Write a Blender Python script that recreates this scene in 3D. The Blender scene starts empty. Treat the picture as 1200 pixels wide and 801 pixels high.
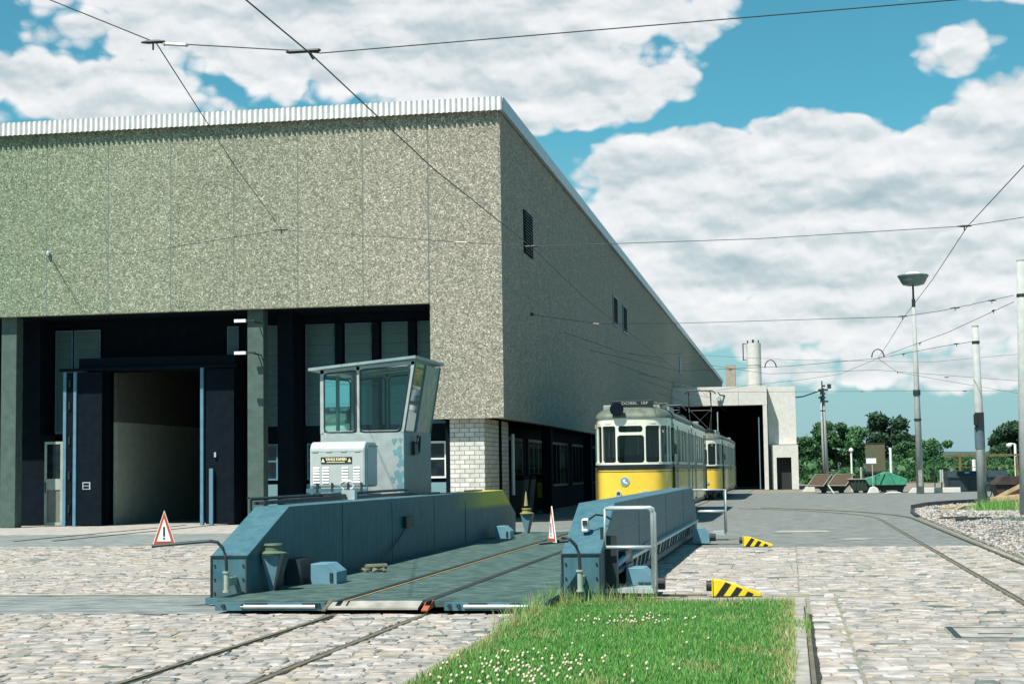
import bpy, bmesh, math, random
import numpy as np
from mathutils import Vector, Matrix
rnd = random.Random(7)
S = bpy.context.scene
C = S.collection
R = math.radians

# ------------------------------------------------------------------ camera
F_PX, YAW, PITCH, ROLL, CAM_H = 1897.5, -0.169325, 0.0801232, -0.0144927, 1.5
fw = Vector((math.sin(YAW)*math.cos(PITCH), math.cos(YAW)*math.cos(PITCH), math.sin(PITCH)))
rt = Vector((math.cos(YAW), -math.sin(YAW), 0)); up = rt.cross(fw)
r2 = rt*math.cos(ROLL)+up*math.sin(ROLL); u2 = up*math.cos(ROLL)-rt*math.sin(ROLL)
cam = bpy.data.cameras.new('camera'); co = bpy.data.objects.new('camera', cam); C.objects.link(co)
cam.sensor_width = 36; cam.lens = F_PX/1200*36; cam.clip_end = 6000; cam.clip_start = 0.1
m = Matrix((r2, u2, -fw)).transposed().to_4x4(); m.translation = (0, 0, CAM_H); co.matrix_world = m
S.camera = co

# ------------------------------------------------------------------ materials
def nt_new(name):
    mt = bpy.data.materials.new(name); mt.use_nodes = True
    nt = mt.node_tree; b = nt.nodes['Principled BSDF']
    return mt, nt, b
def lk(nt, a, b): nt.links.new(a, b)
def nd(nt, t, **k):
    n = nt.nodes.new(t)
    for kk, v in k.items(): setattr(n, kk, v)
    return n
def setin(n, **k):
    for kk, v in k.items(): n.inputs[kk].default_value = v
def ramp(nt, fac, stops, interp='LINEAR'):
    r = nd(nt, 'ShaderNodeValToRGB'); r.color_ramp.interpolation = interp
    e = r.color_ramp.elements
    while len(e) < len(stops): e.new(0.5)
    for i, (p, c) in enumerate(stops):
        e[i].position = p; e[i].color = (*c, 1) if len(c) == 3 else c
    lk(nt, fac, r.inputs[0]); return r.outputs[0]
SKY2D = [False]
def noise(nt, scale, detail=4, rough=0.55, vec=None, dist=0):
    n = nd(nt, 'ShaderNodeTexNoise')
    if SKY2D[0]: n.noise_dimensions = '2D'; setin(n, Scale=scale, Detail=detail, Roughness=rough, Distortion=dist)
    if vec is not None: lk(nt, vec, n.inputs['Vector'])
    return n.outputs[0]
def geo_pos(nt): return nd(nt, 'ShaderNodeNewGeometry').outputs['Position']
def mixc(nt, fac, a, b, blend='MIX'):
    n = nd(nt, 'ShaderNodeMix', data_type='RGBA', blend_type=blend)
    for s, v in ((0, fac), (6, a), (7, b)):
        if hasattr(v, 'links') or hasattr(v, 'is_linked'): lk(nt, v, n.inputs[s])
        elif isinstance(v, (tuple, list)): n.inputs[s].default_value = (*v[:3], 1)
        else: n.inputs[s].default_value = v
    return n.outputs[2]
def math_(nt, op, a, b=None, clamp=False):
    n = nd(nt, 'ShaderNodeMath', operation=op); n.use_clamp = clamp
    for i, v in enumerate((a, b)):
        if v is None: continue
        if hasattr(v, 'is_linked'): lk(nt, v, n.inputs[i])
        else: n.inputs[i].default_value = v
    return n.outputs[0]
def bump(nt, b, h, strength=0.3, dist=0.02):
    n = nd(nt, 'ShaderNodeBump'); setin(n, Strength=strength, Distance=dist)
    lk(nt, h, n.inputs['Height']); lk(nt, n.outputs[0], b.inputs['Normal'])
def mat(name, col, rough=0.6, metal=0.0, var=0.12, scale=3.0, bmp=0.0, bscale=40, col2=None, fine=0.0, fscale=60, coat=0):
    mt, nt, b = nt_new(name); p = geo_pos(nt)
    c2 = col2 or tuple(c*(1-2*var) for c in col)
    base = ramp(nt, noise(nt, scale, 5, 0.6, p), [(0.3, c2), (0.7, col)])
    if fine:
        f = noise(nt, fscale, 3, 0.6, p)
        g = ramp(nt, f, [(0.3, (1-fine,)*3), (0.7, (1+fine,)*3)])
        base = mixc(nt, 1.0, base, g, 'MULTIPLY')
    lk(nt, base, b.inputs['Base Color']); setin(b, Roughness=rough, Metallic=metal)
    if coat: b.inputs['Coat Weight'].default_value = coat; b.inputs['Coat Roughness'].default_value = 0.08
    if bmp: bump(nt, b, noise(nt, bscale, 4, 0.6, p), bmp, 0.01)
    return mt
M = {}
M['blue'] = mat('traverser_paint', (.070, .165, .200), .38, 0, .14, 1.6, .05, 18, fine=.08, fscale=9)
M['blue_lt'] = mat('pale_blue_paint', (.14, .29, .36), .45, 0, .1, 3)
M['steel_gal'] = mat('galvanised_steel', (.52, .58, .58), .42, .35, .1, 12)
M['steel_dk'] = mat('dark_steel', (.035, .05, .055), .5, .3, .2, 8)
M['rubber'] = mat('black_rubber', (.015, .02, .02), .55, 0, .2, 10)
M['rust'] = mat('rust', (.20, .08, .035), .85, 0, .3, 5, .2, 30, col2=(.09, .035, .02))
M['rail'] = mat('rail_steel', (.21, .18, .12), .55, .2, .2, 6)
M['groove'] = mat('rail_groove', (.035, .040, .025), .9, 0, .3, 10)
M['white'] = mat('white_paint', (.78, .80, .78), .45, 0, .04, 4)
M['cab'] = mat('cab_white_paint', (.36, .41, .40), .42, 0, .06, 2.5, fine=.05, fscale=20)
M['yellow'] = mat('yellow_paint', (.85, .60, .02), .45, 0, .1, 4)
M['black'] = mat('black_paint', (.012, .015, .015), .5, 0, .1, 4)
M['red'] = mat('red_paint', (.55, .08, .03), .5, 0, .1, 4)
M['tram_y'] = mat('tram_yellow', (.84, .55, .05), .22, 0, .04, 1.2, coat=.6)
M['tram_c'] = mat('tram_cream', (.74, .73, .60), .3, 0, .05, 2, coat=.4)
M['tram_r'] = mat('tram_roof', (.13, .158, .118), .6, 0, .18, 2, fine=.1, fscale=15)
M['tram_k'] = mat('tram_black', (.012, .018, .02), .35)
M['conc'] = mat('pale_concrete', (.60, .59, .54), .85, 0, .05, .4, .1, 20, fine=.02, fscale=8)
M['conc_g'] = mat('grey_concrete', (.30, .31, .28), .9, 0, .12, .8, .2, 20, fine=.08, fscale=10)
M['pole'] = mat('spun_concrete', (.40, .42, .40), .85, 0, .10, 2, .1, 30)
M['kerb'] = mat('kerb_stone', (.36, .34, .30), .9, 0, .14, 3, .3, 30, fine=.1, fscale=40)
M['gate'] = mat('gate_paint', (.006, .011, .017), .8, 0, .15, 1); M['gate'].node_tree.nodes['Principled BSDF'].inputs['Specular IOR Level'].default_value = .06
M['gate2'] = mat('gate_rib_paint', (.012, .024, .038), .6, 0, .15, 1)
M['post'] = mat('gate_steel', (.10, .22, .30), .5, 0, .1, 3)
M['col'] = mat('column_paint', (.062, .105, .088), .75, 0, .1, 1.5, fine=.08, fscale=20)
M['spandrel'] = mat('spandrel_blue', (.16, .30, .33), .5, 0, .06, 2)
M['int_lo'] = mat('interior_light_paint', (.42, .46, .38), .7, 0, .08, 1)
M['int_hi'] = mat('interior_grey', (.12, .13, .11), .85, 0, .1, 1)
M['flash'] = mat('roof_flashing', (.40, .50, .54), .4, .2, .1, 1)
M['corr'] = mat('corrugated_cement', (.72, .71, .69), .75, 0, .06, 6)
M['wire'] = mat('wire_metal', (.03, .04, .04), .5, .5, .2, 3)
M['insul'] = mat('insulator_ceramic', (.45, .40, .32), .3)
M['brown'] = mat('brown_paint', (.05, .035, .03), .7, 0, .3, 3)
M['skip_g'] = mat('bright_green_paint', (.05, .30, .17), .5, 0, .18, 2.5, col2=(.04, .20, .12))
M['skip_d'] = mat('dark_green_paint', (.014, .035, .028), .6, 0, .2, 2.5)
M['cont'] = mat('dark_container_paint', (.02, .04, .045), .5, 0, .2, 2)
M['rust_g'] = mat('rusty_green', (.06, .13, .07), .8, 0, .3, 1.2, .1, 20, col2=(.14, .065, .035))
M['wood'] = mat('weathered_wood', (.50, .36, .20), .85, 0, .2, 6, .2, 30)
M['bark'] = mat('bark', (.07, .055, .04), .9, 0, .3, 6, .3, 20)
M['lampg'] = mat('lamp_head', (.20, .27, .26), .4, .2, .1, 5)
M['roof_red'] = mat('red_tiles', (.28, .07, .04), .85, 0, .2, 6)
M['plaster'] = mat('plaster', (.65, .63, .58), .85)
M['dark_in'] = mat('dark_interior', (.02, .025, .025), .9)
def glass_dark(name, col=(.012, .022, .025), rough=.06, spec=.6):
    mt, nt, b = nt_new(name); p = geo_pos(nt)
    setin(b, Roughness=rough); b.inputs['Specular IOR Level'].default_value = spec
    lk(nt, ramp(nt, noise(nt, 1.3, 2, .5, p), [(.35, tuple(c*.5 for c in col)), (.7, tuple(c*1.8 for c in col))]), b.inputs['Base Color'])
    return mt
M['glass_t'] = glass_dark('tram_glass', (.006, .012, .014), .05, .5)
M['glass_h'] = mat('channel_glass', (.050, .118, .112), .45, 0, .04, .4)
def glass_clear():
    mt, nt, b = nt_new('cab_glass'); out = nt.nodes['Material Output']
    tr = nd(nt, 'ShaderNodeBsdfTransparent'); tr.inputs[0].default_value = (.62, .86, .86, 1)
    gl = nd(nt, 'ShaderNodeBsdfGlossy'); setin(gl, Roughness=.03); gl.inputs[0].default_value = (.9, 1, 1, 1)
    fr = nd(nt, 'ShaderNodeFresnel'); setin(fr, IOR=1.6)
    f2 = math_(nt, 'MULTIPLY', fr.outputs[0], .85, True)
    mx = nd(nt, 'ShaderNodeMixShader'); lk(nt, f2, mx.inputs[0]); lk(nt, tr.outputs[0], mx.inputs[1]); lk(nt, gl.outputs[0], mx.inputs[2])
    lk(nt, mx.outputs[0], out.inputs[0]); return mt
M['glass_c'] = glass_clear()
M['glass_w'] = glass_clear(); M['glass_w'].name = 'tram_window_glass'
for n_ in M['glass_w'].node_tree.nodes:
    if n_.type == 'BSDF_TRANSPARENT': n_.inputs[0].default_value = (.55, .62, .60, 1)
def pebble():
    mt, nt, b = nt_new('exposed_pebble_concrete'); p = geo_pos(nt)
    v = nd(nt, 'ShaderNodeTexVoronoi'); setin(v, Scale=30.0, Randomness=1.0); lk(nt, p, v.inputs['Vector'])
    sep = nd(nt, 'ShaderNodeSeparateColor'); lk(nt, v.outputs['Color'], sep.inputs[0])
    c = ramp(nt, sep.outputs[0], [(0, (.10, .10, .075)), (.22, (.20, .19, .15)), (.58, (.285, .262, .212)), (.82, (.385, .345, .288)), (1, (.66, .59, .51))])
    v2 = nd(nt, 'ShaderNodeTexVoronoi'); setin(v2, Scale=9.0); lk(nt, p, v2.inputs['Vector'])
    sep2 = nd(nt, 'ShaderNodeSeparateColor'); lk(nt, v2.outputs['Color'], sep2.inputs[0])
    c2 = ramp(nt, sep2.outputs[1], [(0, (.17, .17, .13)), (1, (.54, .49, .42))])
    c = mixc(nt, .06, c, c2)
    # vignetting put into the colour: darker, greener towards far left; weathering streaks run down
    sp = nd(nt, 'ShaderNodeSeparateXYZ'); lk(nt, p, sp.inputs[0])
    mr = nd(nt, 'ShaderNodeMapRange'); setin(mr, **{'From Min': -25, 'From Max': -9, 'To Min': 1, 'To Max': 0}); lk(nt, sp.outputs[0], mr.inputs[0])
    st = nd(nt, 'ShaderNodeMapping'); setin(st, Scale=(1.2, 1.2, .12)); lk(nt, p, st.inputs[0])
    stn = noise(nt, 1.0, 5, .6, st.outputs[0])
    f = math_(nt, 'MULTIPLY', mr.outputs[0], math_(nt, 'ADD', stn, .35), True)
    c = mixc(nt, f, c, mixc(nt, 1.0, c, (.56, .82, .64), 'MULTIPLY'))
    oi = nd(nt, 'ShaderNodeObjectInfo')
    pv = ramp(nt, oi.outputs['Random'], [(0, (.90, .91, .89)), (1, (1.08, 1.06, 1.05))])
    c = mixc(nt, 1.0, c, pv, 'MULTIPLY')
    c = mixc(nt, 1.0, c, ramp(nt, stn, [(.35, (.92, .94, .92)), (.62, (1.04, 1.03, 1.03))]), 'MULTIPLY')
    # dirt runs down from the roof edge, and big soft patches of damp
    s3 = nd(nt, 'ShaderNodeMapping'); setin(s3, Scale=(2.6, 2.6, .09)); lk(nt, p, s3.inputs[0])
    rn = noise(nt, 1.0, 6, .68, s3.outputs[0])
    tz = nd(nt, 'ShaderNodeMapRange'); setin(tz, **{'From Min': 8.5, 'From Max': 12.4, 'To Min': .15, 'To Max': .75}); lk(nt, sp.outputs[2], tz.inputs[0])
    c = mixc(nt, math_(nt, 'MULTIPLY', ramp(nt, rn, [(.46, (0, 0, 0)), (.66, (1, 1, 1))]), tz.outputs[0], True), c, mixc(nt, 1.0, c, (.76, .79, .76), 'MULTIPLY'))
    c = mixc(nt, 1.0, c, ramp(nt, noise(nt, .28, 5, .6, p), [(.32, (.86, .88, .86)), (.66, (1.07, 1.06, 1.05))]), 'MULTIPLY')
    lk(nt, c, b.inputs['Base Color']); setin(b, Roughness=.9)
    bump(nt, b, v.outputs['Distance'], .35, .02); return mt
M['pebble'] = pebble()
def blockwall():
    mt, nt, b = nt_new('split_block_masonry'); p = geo_pos(nt)
    # use X+Y along the wall, Z up
    sp = nd(nt, 'ShaderNodeSeparateXYZ'); lk(nt, p, sp.inputs[0])
    cb = nd(nt, 'ShaderNodeCombineXYZ'); lk(nt, math_(nt, 'ADD', sp.outputs[0], sp.outputs[1]), cb.inputs[0]); lk(nt, sp.outputs[2], cb.inputs[1])
    br = nd(nt, 'ShaderNodeTexBrick'); lk(nt, cb.outputs[0], br.inputs['Vector'])
    setin(br, Scale=1.0, **{'Mortar Size': .012, 'Brick Width': .30, 'Row Height': .135, 'Mortar Smooth': .2})
    br.inputs['Color1'].default_value = (.66, .63, .58, 1); br.inputs['Color2'].default_value = (.52, .50, .46, 1); br.inputs['Mortar'].default_value = (.20, .20, .18, 1)
    c = mixc(nt, 1.0, br.outputs['Color'], ramp(nt, noise(nt, 14, 4, .7, p), [(.3, (.85, .85, .84)), (.7, (1.1, 1.1, 1.08))]), 'MULTIPLY')
    lk(nt, c, b.inputs['Base Color']); setin(b, Roughness=.9)
    bump(nt, b, br.outputs['Fac'], -.5, .02); return mt
M['block'] = blockwall()
def attr_stone():
    mt, nt, b = nt_new('granite_setts'); p = geo_pos(nt)
    a = nd(nt, 'ShaderNodeAttribute'); a.attribute_name = 'tone'
    big = noise(nt, .35, 4, .6, p)
    c = ramp(nt, a.outputs['Fac'], [(0, (.08, .115, .105)), (.08, (.15, .175, .16)), (.20, (.26, .255, .235)), (.40, (.32, .298, .275)), (.60, (.385, .345, .32)), (.74, (.355, .30, .235)), (.86, (.42, .39, .375)), (1, (.50, .465, .455))])
    c = mixc(nt, 1.0, c, ramp(nt, noise(nt, 26, 5, .7, p), [(.28, (.68, .70, .69)), (.6, (1.05, 1.04, 1.03))]), 'MULTIPLY')
    c = mixc(nt, 1.0, c, ramp(nt, big, [(.3, (.80, .82, .81)), (.65, (1.06, 1.05, 1.04))]), 'MULTIPLY')
    lk(nt, c, b.inputs['Base Color']); setin(b, Roughness=.75)
    bump(nt, b, noise(nt, 45, 4, .7, p), .5, .006); return mt
M['sett'] = attr_stone()
def asphalt(name, lo, hi, patch=None):
    mt, nt, b = nt_new(name); p = geo_pos(nt)
    mp = nd(nt, 'ShaderNodeMapping'); setin(mp, Scale=(.35, 1.0, 1)); lk(nt, p, mp.inputs[0])
    n1 = noise(nt, .30, 6, .65, mp.outputs[0]); n2 = noise(nt, 30, 4, .75, p)
    c = ramp(nt, n1, [(.32, lo), (.66, hi)])
    c = mixc(nt, 1.0, c, ramp(nt, n2, [(.3, (.80, .80, .80)), (.7, (1.15, 1.15, 1.15))]), 'MULTIPLY')
    n3 = noise(nt, 2.3, 5, .7, mp.outputs[0])
    c = mixc(nt, 1.0, c, ramp(nt, n3, [(.3, (.84, .85, .85)), (.62, (1.04, 1.03, 1.02))]), 'MULTIPLY')
    if patch:
        n4 = noise(nt, .12, 4, .5, p, .6)
        c = mixc(nt, ramp(nt, n4, [(.52, (0, 0, 0)), (.58, (1, 1, 1))]), c, patch)
    lk(nt, c, b.inputs['Base Color']); setin(b, Roughness=.85)
    bump(nt, b, n2, .4, .006); return mt
M['asph'] = asphalt('worn_asphalt', (.125, .14, .135), (.205, .215, .20))
M['strip'] = asphalt('grey_slab_strip', (.15, .175, .17), (.235, .255, .245))
M['pale'] = asphalt('pale_concrete_apron', (.30, .285, .255), (.42, .395, .36))
M['soil'] = asphalt('yard_soil', (.16, .15, .11), (.26, .24, .19))
M['ash'] = asphalt('dark_ash', (.03, .05, .05), (.07, .09, .09))
M['joint'] = mat('joint_sand', (.30, .275, .21), .95, 0, .25, 2, .3, 40, col2=(.17, .18, .12))
M['gstone'] = attr_stone(); 
def leafmat(name, a, b_, trans=.25):
    mt, nt, b = nt_new(name); at = nd(nt, 'ShaderNodeAttribute'); at.attribute_name = 'tone'
    c = ramp(nt, at.outputs['Fac'], [(0, a), (1, b_)])
    lk(nt, c, b.inputs['Base Color']); setin(b, Roughness=.6)
    out = nt.nodes['Material Output']; tl = nd(nt, 'ShaderNodeBsdfTranslucent'); lk(nt, c, tl.inputs[0])
    mx = nd(nt, 'ShaderNodeMixShader'); mx.inputs[0].default_value = trans
    lk(nt, b.outputs[0], mx.inputs[1]); lk(nt, tl.outputs[0], mx.inputs[2]); lk(nt, mx.outputs[0], out.inputs[0]); return mt
M['leaf'] = leafmat('tree_leaves', (.022, .085, .028), (.065, .17, .055))
M['leaf_l'] = leafmat('light_tree_leaves', (.03, .11, .04), (.07, .20, .07))
M['leaf_d'] = leafmat('dark_tree_leaves', (.013, .05, .022), (.035, .095, .04))
def grassmat():
    mt, nt, b = nt_new('grass_blades'); at = nd(nt, 'ShaderNodeAttribute'); at.attribute_name = 'tone'
    c = ramp(nt, at.outputs['Fac'], [(0, (.07, .18, .045)), (.4, (.15, .38, .08)), (.72, (.25, .50, .13)), (.80, (.36, .42, .15)), (1, (.55, .42, .22))])
    lk(nt, c, b.inputs['Base Color']); setin(b, Roughness=.5)
    out = nt.nodes['Material Output']; tl = nd(nt, 'ShaderNodeBsdfTranslucent'); lk(nt, c, tl.inputs[0])
    mx = nd(nt, 'ShaderNodeMixShader'); mx.inputs[0].default_value = .3
    lk(nt, b.outputs[0], mx.inputs[1]); lk(nt, tl.outputs[0], mx.inputs[2]); lk(nt, mx.outputs[0], out.inputs[0]); return mt
M['grass'] = grassmat()
def deckmat():
    mt, nt, b = nt_new('deck_plate'); p = geo_pos(nt)
    c = ramp(nt, noise(nt, 1.2, 6, .65, p), [(.3, (.048, .088, .080)), (.7, (.078, .128, .115))])
    sp = nd(nt, 'ShaderNodeSeparateXYZ'); lk(nt, p, sp.inputs[0])
    j = math_(nt, 'FRACT', math_(nt, 'DIVIDE', sp.outputs[1], 2.05))
    jj = math_(nt, 'LESS_THAN', j, .012)
    c = mixc(nt, jj, c, (.02, .035, .035))
    c = mixc(nt, 1.0, c, ramp(nt, noise(nt, 70, 2, .6, p), [(.3, (.8, .8, .8)), (.7, (1.15, 1.15, 1.15))]), 'MULTIPLY')
    lk(nt, c, b.inputs['Base Color']); setin(b, Roughness=.7); b.inputs['Specular IOR Level'].default_value = .2; bump(nt, b, noise(nt, 90, 2, .5, p), .3, .004)
    return mt
M['deck'] = deckmat()
def beampaint():
    mt, nt, b = nt_new('beam_paint'); p = geo_pos(nt)
    sp = nd(nt, 'ShaderNodeSeparateXYZ'); lk(nt, p, sp.inputs[0])
    base = ramp(nt, noise(nt, 1.5, 5, .6, p), [(.3, (.050, .128, .158)), (.7, (.072, .165, .196))])
    st = nd(nt, 'ShaderNodeMapping'); setin(st, Scale=(3, 3, .25)); lk(nt, p, st.inputs[0])
    base = mixc(nt, 1.0, base, ramp(nt, noise(nt, 1.3, 4, .6, st.outputs[0]), [(.3, (.82, .84, .86)), (.65, (1.08, 1.06, 1.04))]), 'MULTIPLY')
    y0 = nd(nt, 'ShaderNodeMapRange'); setin(y0, **{'From Min': 29.5, 'From Max': 33.2, 'To Min': 0, 'To Max': 1}); lk(nt, sp.outputs[1], y0.inputs[0])
    z0 = nd(nt, 'ShaderNodeMapRange'); setin(z0, **{'From Min': .74, 'From Max': .84, 'To Min': 0, 'To Max': 1}); lk(nt, sp.outputs[2], z0.inputs[0])
    x0 = math_(nt, 'LESS_THAN', sp.outputs[0], -5.0)
    mk = math_(nt, 'MULTIPLY', math_(nt, 'MULTIPLY', math_(nt, 'POWER', y0.outputs[0], 1.6), z0.outputs[0]), math_(nt, 'MULTIPLY', x0, .92), True)
    base = mixc(nt, mk, base, (.60, .50, .05))
    rs_ = nd(nt, 'ShaderNodeMapping'); setin(rs_, Scale=(6, 6, .7)); lk(nt, p, rs_.inputs[0])
    rn = noise(nt, 2.0, 6, .7, rs_.outputs[0]); base = mixc(nt, ramp(nt, rn, [(.63, (0, 0, 0)), (.72, (.6, .6, .6))]), base, (.11, .095, .07))
    zb = nd(nt, 'ShaderNodeMapRange'); setin(zb, **{'From Min': .1, 'From Max': .32, 'To Min': .75, 'To Max': 0}); lk(nt, sp.outputs[2], zb.inputs[0])
    base = mixc(nt, math_(nt, 'MULTIPLY', zb.outputs[0], ramp(nt, noise(nt, 5, 5, .7, p), [(.35, (0, 0, 0)), (.6, (1, 1, 1))])), base, (.10, .105, .085))
    lk(nt, base, b.inputs['Base Color']); setin(b, Roughness=.5); b.inputs['Specular IOR Level'].default_value = .18; return mt
M['beam'] = beampaint()

# ------------------------------------------------------------------ mesh helpers
class MB:
    def __init__(s): s.v = []; s.f = []; s.t = []
    def add(s, vs, fs, tone=0.5):
        n = len(s.v); s.v += [tuple(v) for v in vs]; s.f += [tuple(i+n for i in f) for f in fs]; s.t += [tone]*len(fs); return s
    def box(s, x0, x1, y0, y1, z0, z1, tone=.5):
        if x0 > x1: x0, x1 = x1, x0
        if y0 > y1: y0, y1 = y1, y0
        if z0 > z1: z0, z1 = z1, z0
        return s.add([(x0,y0,z0),(x1,y0,z0),(x1,y1,z0),(x0,y1,z0),(x0,y0,z1),(x1,y0,z1),(x1,y1,z1),(x0,y1,z1)],
              [(0,3,2,1),(4,5,6,7),(0,1,5,4),(1,2,6,5),(2,3,7,6),(3,0,4,7)], tone)
    def prism(s, poly, axis, a, b):
        # poly: list of 2D points; axis 0: (y,z) along x; 1: (x,z) along y; 2: (x,y) along z
        def P(p, t): return {0: (t, p[0], p[1]), 1: (p[0], t, p[1]), 2: (p[0], p[1], t)}[axis]
        n = len(poly); vs = [P(p, a) for p in poly]+[P(p, b) for p in poly]
        fs = [tuple(range(n)), tuple(range(2*n-1, n-1, -1))]+[(i, i+n, (i+1) % n+n, (i+1) % n) for i in range(n)]
        return s.add(vs, fs)
    def tube(s, pts, r, n=8, cap=True):
        pts = [Vector(p) for p in pts]; rs = r if isinstance(r, (list, tuple)) else [r]*len(pts)
        vs = []; fs = []
        for i, p in enumerate(pts):
            d = (pts[min(i+1, len(pts)-1)]-pts[max(i-1, 0)]).normalized()
            a = Vector((0, 0, 1)) if abs(d.z) < .9 else Vector((0, 1, 0))
            u = d.cross(a).normalized(); w = u.cross(d)
            for k in range(n):
                t = 2*math.pi*k/n; vs.append(p+(u*math.cos(t)+w*math.sin(t))*rs[i])
        for i in range(len(pts)-1):
            for k in range(n):
                fs.append((i*n+k, i*n+(k+1) % n, (i+1)*n+(k+1) % n, (i+1)*n+k))
        if cap: fs += [tuple(range(n-1, -1, -1)), tuple(range((len(pts)-1)*n, len(pts)*n))]
        return s.add(vs, fs)
    def lathe(s, c, prof, n=20):
        return s.tube([(c[0], c[1], c[2]+z) for r, z in prof], [max(r, .001) for r, z in prof], n)
    def build(s, name, m_, parent=None, smooth=False, bevel=0, tone=False):
        me = bpy.data.meshes.new(name); me.from_pydata(s.v, [], s.f); me.materials.append(m_ if not isinstance(m_, str) else M[m_])
        if not tone:
            bm = bmesh.new(); bm.from_mesh(me); bmesh.ops.recalc_face_normals(bm, faces=bm.faces); bm.to_mesh(me); bm.free()
        if tone:
            at = me.attributes.new('tone', 'FLOAT', 'FACE'); at.data.foreach_set('value', s.t)
        if smooth: me.polygons.foreach_set('use_smooth', [True]*len(me.polygons))
        o = bpy.data.objects.new(name, me); C.objects.link(o)
        if parent is not None: o.parent = parent
        if bevel:
            b = o.modifiers.new('bevel', 'BEVEL'); b.width = bevel; b.segments = 2; b.limit_method = 'ANGLE'
        return o
def tag(o, label=None, cat=None, group=None, kind=None):
    if label: o['label'] = label
    if cat: o['category'] = cat
    if group: o['group'] = group
    if kind: o['kind'] = kind
    return o
def thing(name, label, cat, group=None):
    o = bpy.data.objects.new(name, None); C.objects.link(o); o.empty_display_size = .2
    return tag(o, label, cat, group)
def box(name, m_, parent, *a, bevel=0): return MB().box(*a).build(name, m_, parent, bevel=bevel)
def text(name, s, size, m_, parent, loc, rot=(math.pi/2, 0, 0), width=None, bold=.0):
    cu = bpy.data.curves.new(name, 'FONT'); cu.body = s; cu.size = size; cu.align_x = 'CENTER'; cu.align_y = 'CENTER'; cu.extrude = .002; cu.offset = bold
    t = bpy.data.objects.new('tmp', cu); C.objects.link(t)
    me = bpy.data.meshes.new_from_object(t.evaluated_get(bpy.context.evaluated_depsgraph_get()))
    bpy.data.objects.remove(t); me.materials.clear(); me.materials.append(M[m_]); me.name = name
    o = bpy.data.objects.new(name, me); C.objects.link(o); o.location = loc; o.rotation_euler = rot
    if width:
        w = max(v.co.x for v in me.vertices)-min(v.co.x for v in me.vertices)
        o.scale = (width/w, 1, 1)
    if parent is not None: o.parent = parent
    return o

#@@GROUND
def sheet(name, m_, poly, z, label=None):
    mb = MB(); mb.add([(x, y, z) for x, y in poly], [tuple(range(len(poly)))])
    return tag(mb.build(name, m_), kind='structure')
sheet('ground', 'soil', [(-700, -60), (700, -60), (700, 1800), (-700, 1800)], -.02)
sheet('asphalt_yard', 'asph', [(-2.7, 31.6), (3.55, 31.6), (3.6, 50), (3.75, 54), (4.1, 58.5), (4.9, 62.3), (6.0, 65.4), (8, 68.6), (12, 70), (40, 71), (40, 101), (-2.7, 101)], -.012)
sheet('asphalt_yard', 'asph', [(-8.9, 41.2), (-2.7, 41.2), (-2.7, 130), (-8.9, 130)], -.012)
sheet('asphalt_strip', 'strip', [(-60, 33.95), (-2.7, 33.95), (-2.7, 41.2), (-60, 41.2)], -.008)
sheet('concrete_apron', 'pale', [(-60, 41.2), (-8.9, 41.2), (-8.9, 49.4), (-60, 49.4)], -.006)
sheet('asphalt_strip', 'strip', [(-60, 17.15), (-6.0, 17.15), (-6.0, 19.75), (-60, 19.75)], -.004)
sheet('joint_bed', 'joint', [(-60, 5), (8, 5), (8, 31.6), (-2.6, 31.6), (-2.6, 33.95), (-60, 33.95)], -.016)
# light patches and marks worn into the asphalt
for x0, x1, y0, y1 in ((-.5, .9, 39.0, 39.9), (.9, 1.7, 34.9, 35.3), (-6, -4, 37.5, 38.2)):
    sheet('asphalt_patch', 'pale', [(x0, y0), (x0+.6*(x1-x0), y0-.12), (x1, y0+.1), (x1-.15, y1), (x0+.2, y1+.08)], -.004)

stones = MB()
def setts(x0, x1, y0, y1, row=.17, wmin=.14, wmax=.30, avoid=(), tone0=0, jit=1.0, skew=.0):
    y = y0
    while y < y1-.04:
        h = min(row*rnd.uniform(.85, 1.2), y1-y); x = x0-rnd.uniform(0, .2)
        tr = rnd.uniform(-.06, .06)
        while x < x1:
            w = rnd.uniform(wmin, wmax)
            a, b = max(x, x0), min(x+w, x1); x += w
            if b-a < .04: continue
            if any(q0 < (a+b)/2 < q1 and p0 < y+h/2 < p1 for q0, q1, p0, p1 in avoid): continue
            g = rnd.uniform(.006, .014)*jit; zt = rnd.uniform(-.006, .007)*jit; i = min(.018, (b-a)*.16, h*.16)
            tone = min(1, max(0, rnd.betavariate(3.2, 2.6)+tr+tone0))
            if rnd.random() < .035: tone = rnd.uniform(0, .12)
            a0, b0, c0, d0 = a+g*.5, b-g*.5, y+g*.5, y+h-g*.5
            j = lambda: rnd.uniform(-.010, .010)*jit
            tl = [rnd.uniform(-.006, .006)*jit for _ in range(4)]
            top = [(a0+i+j(), c0+i+j(), zt+tl[0]), (b0-i+j(), c0+i+j(), zt+tl[1]), (b0-i+j(), d0-i+j(), zt+tl[2]), (a0+i+j(), d0-i+j(), zt+tl[3])]
            base = [(a0, c0, -.03), (b0, c0, -.03), (b0, d0, -.03), (a0, d0, -.03)]
            mid = [(a0, c0, zt-.010), (b0, c0, zt-.010), (b0, d0, zt-.010), (a0, d0, zt-.010)]
            stones.add(top+mid+base, [(0, 1, 2, 3)]+[(4+k, 4+(k+1) % 4, (k+1) % 4, k) for k in range(4)]+[(8+k, 8+(k+1) % 4, 4+(k+1) % 4, 4+k) for k in range(4)], tone)
        y += h
RA, RB = .03, .068
def lay(x0, x1, y0, y1, rails, *a):
    xs = [x0]
    for c, sd in rails: xs += ([c-RA, c+RB] if sd > 0 else [c-RB, c+RA])
    xs.append(x1)
    for p, q in zip(xs[0::2], xs[1::2]): setts(p, q, y0, y1, *a)
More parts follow.
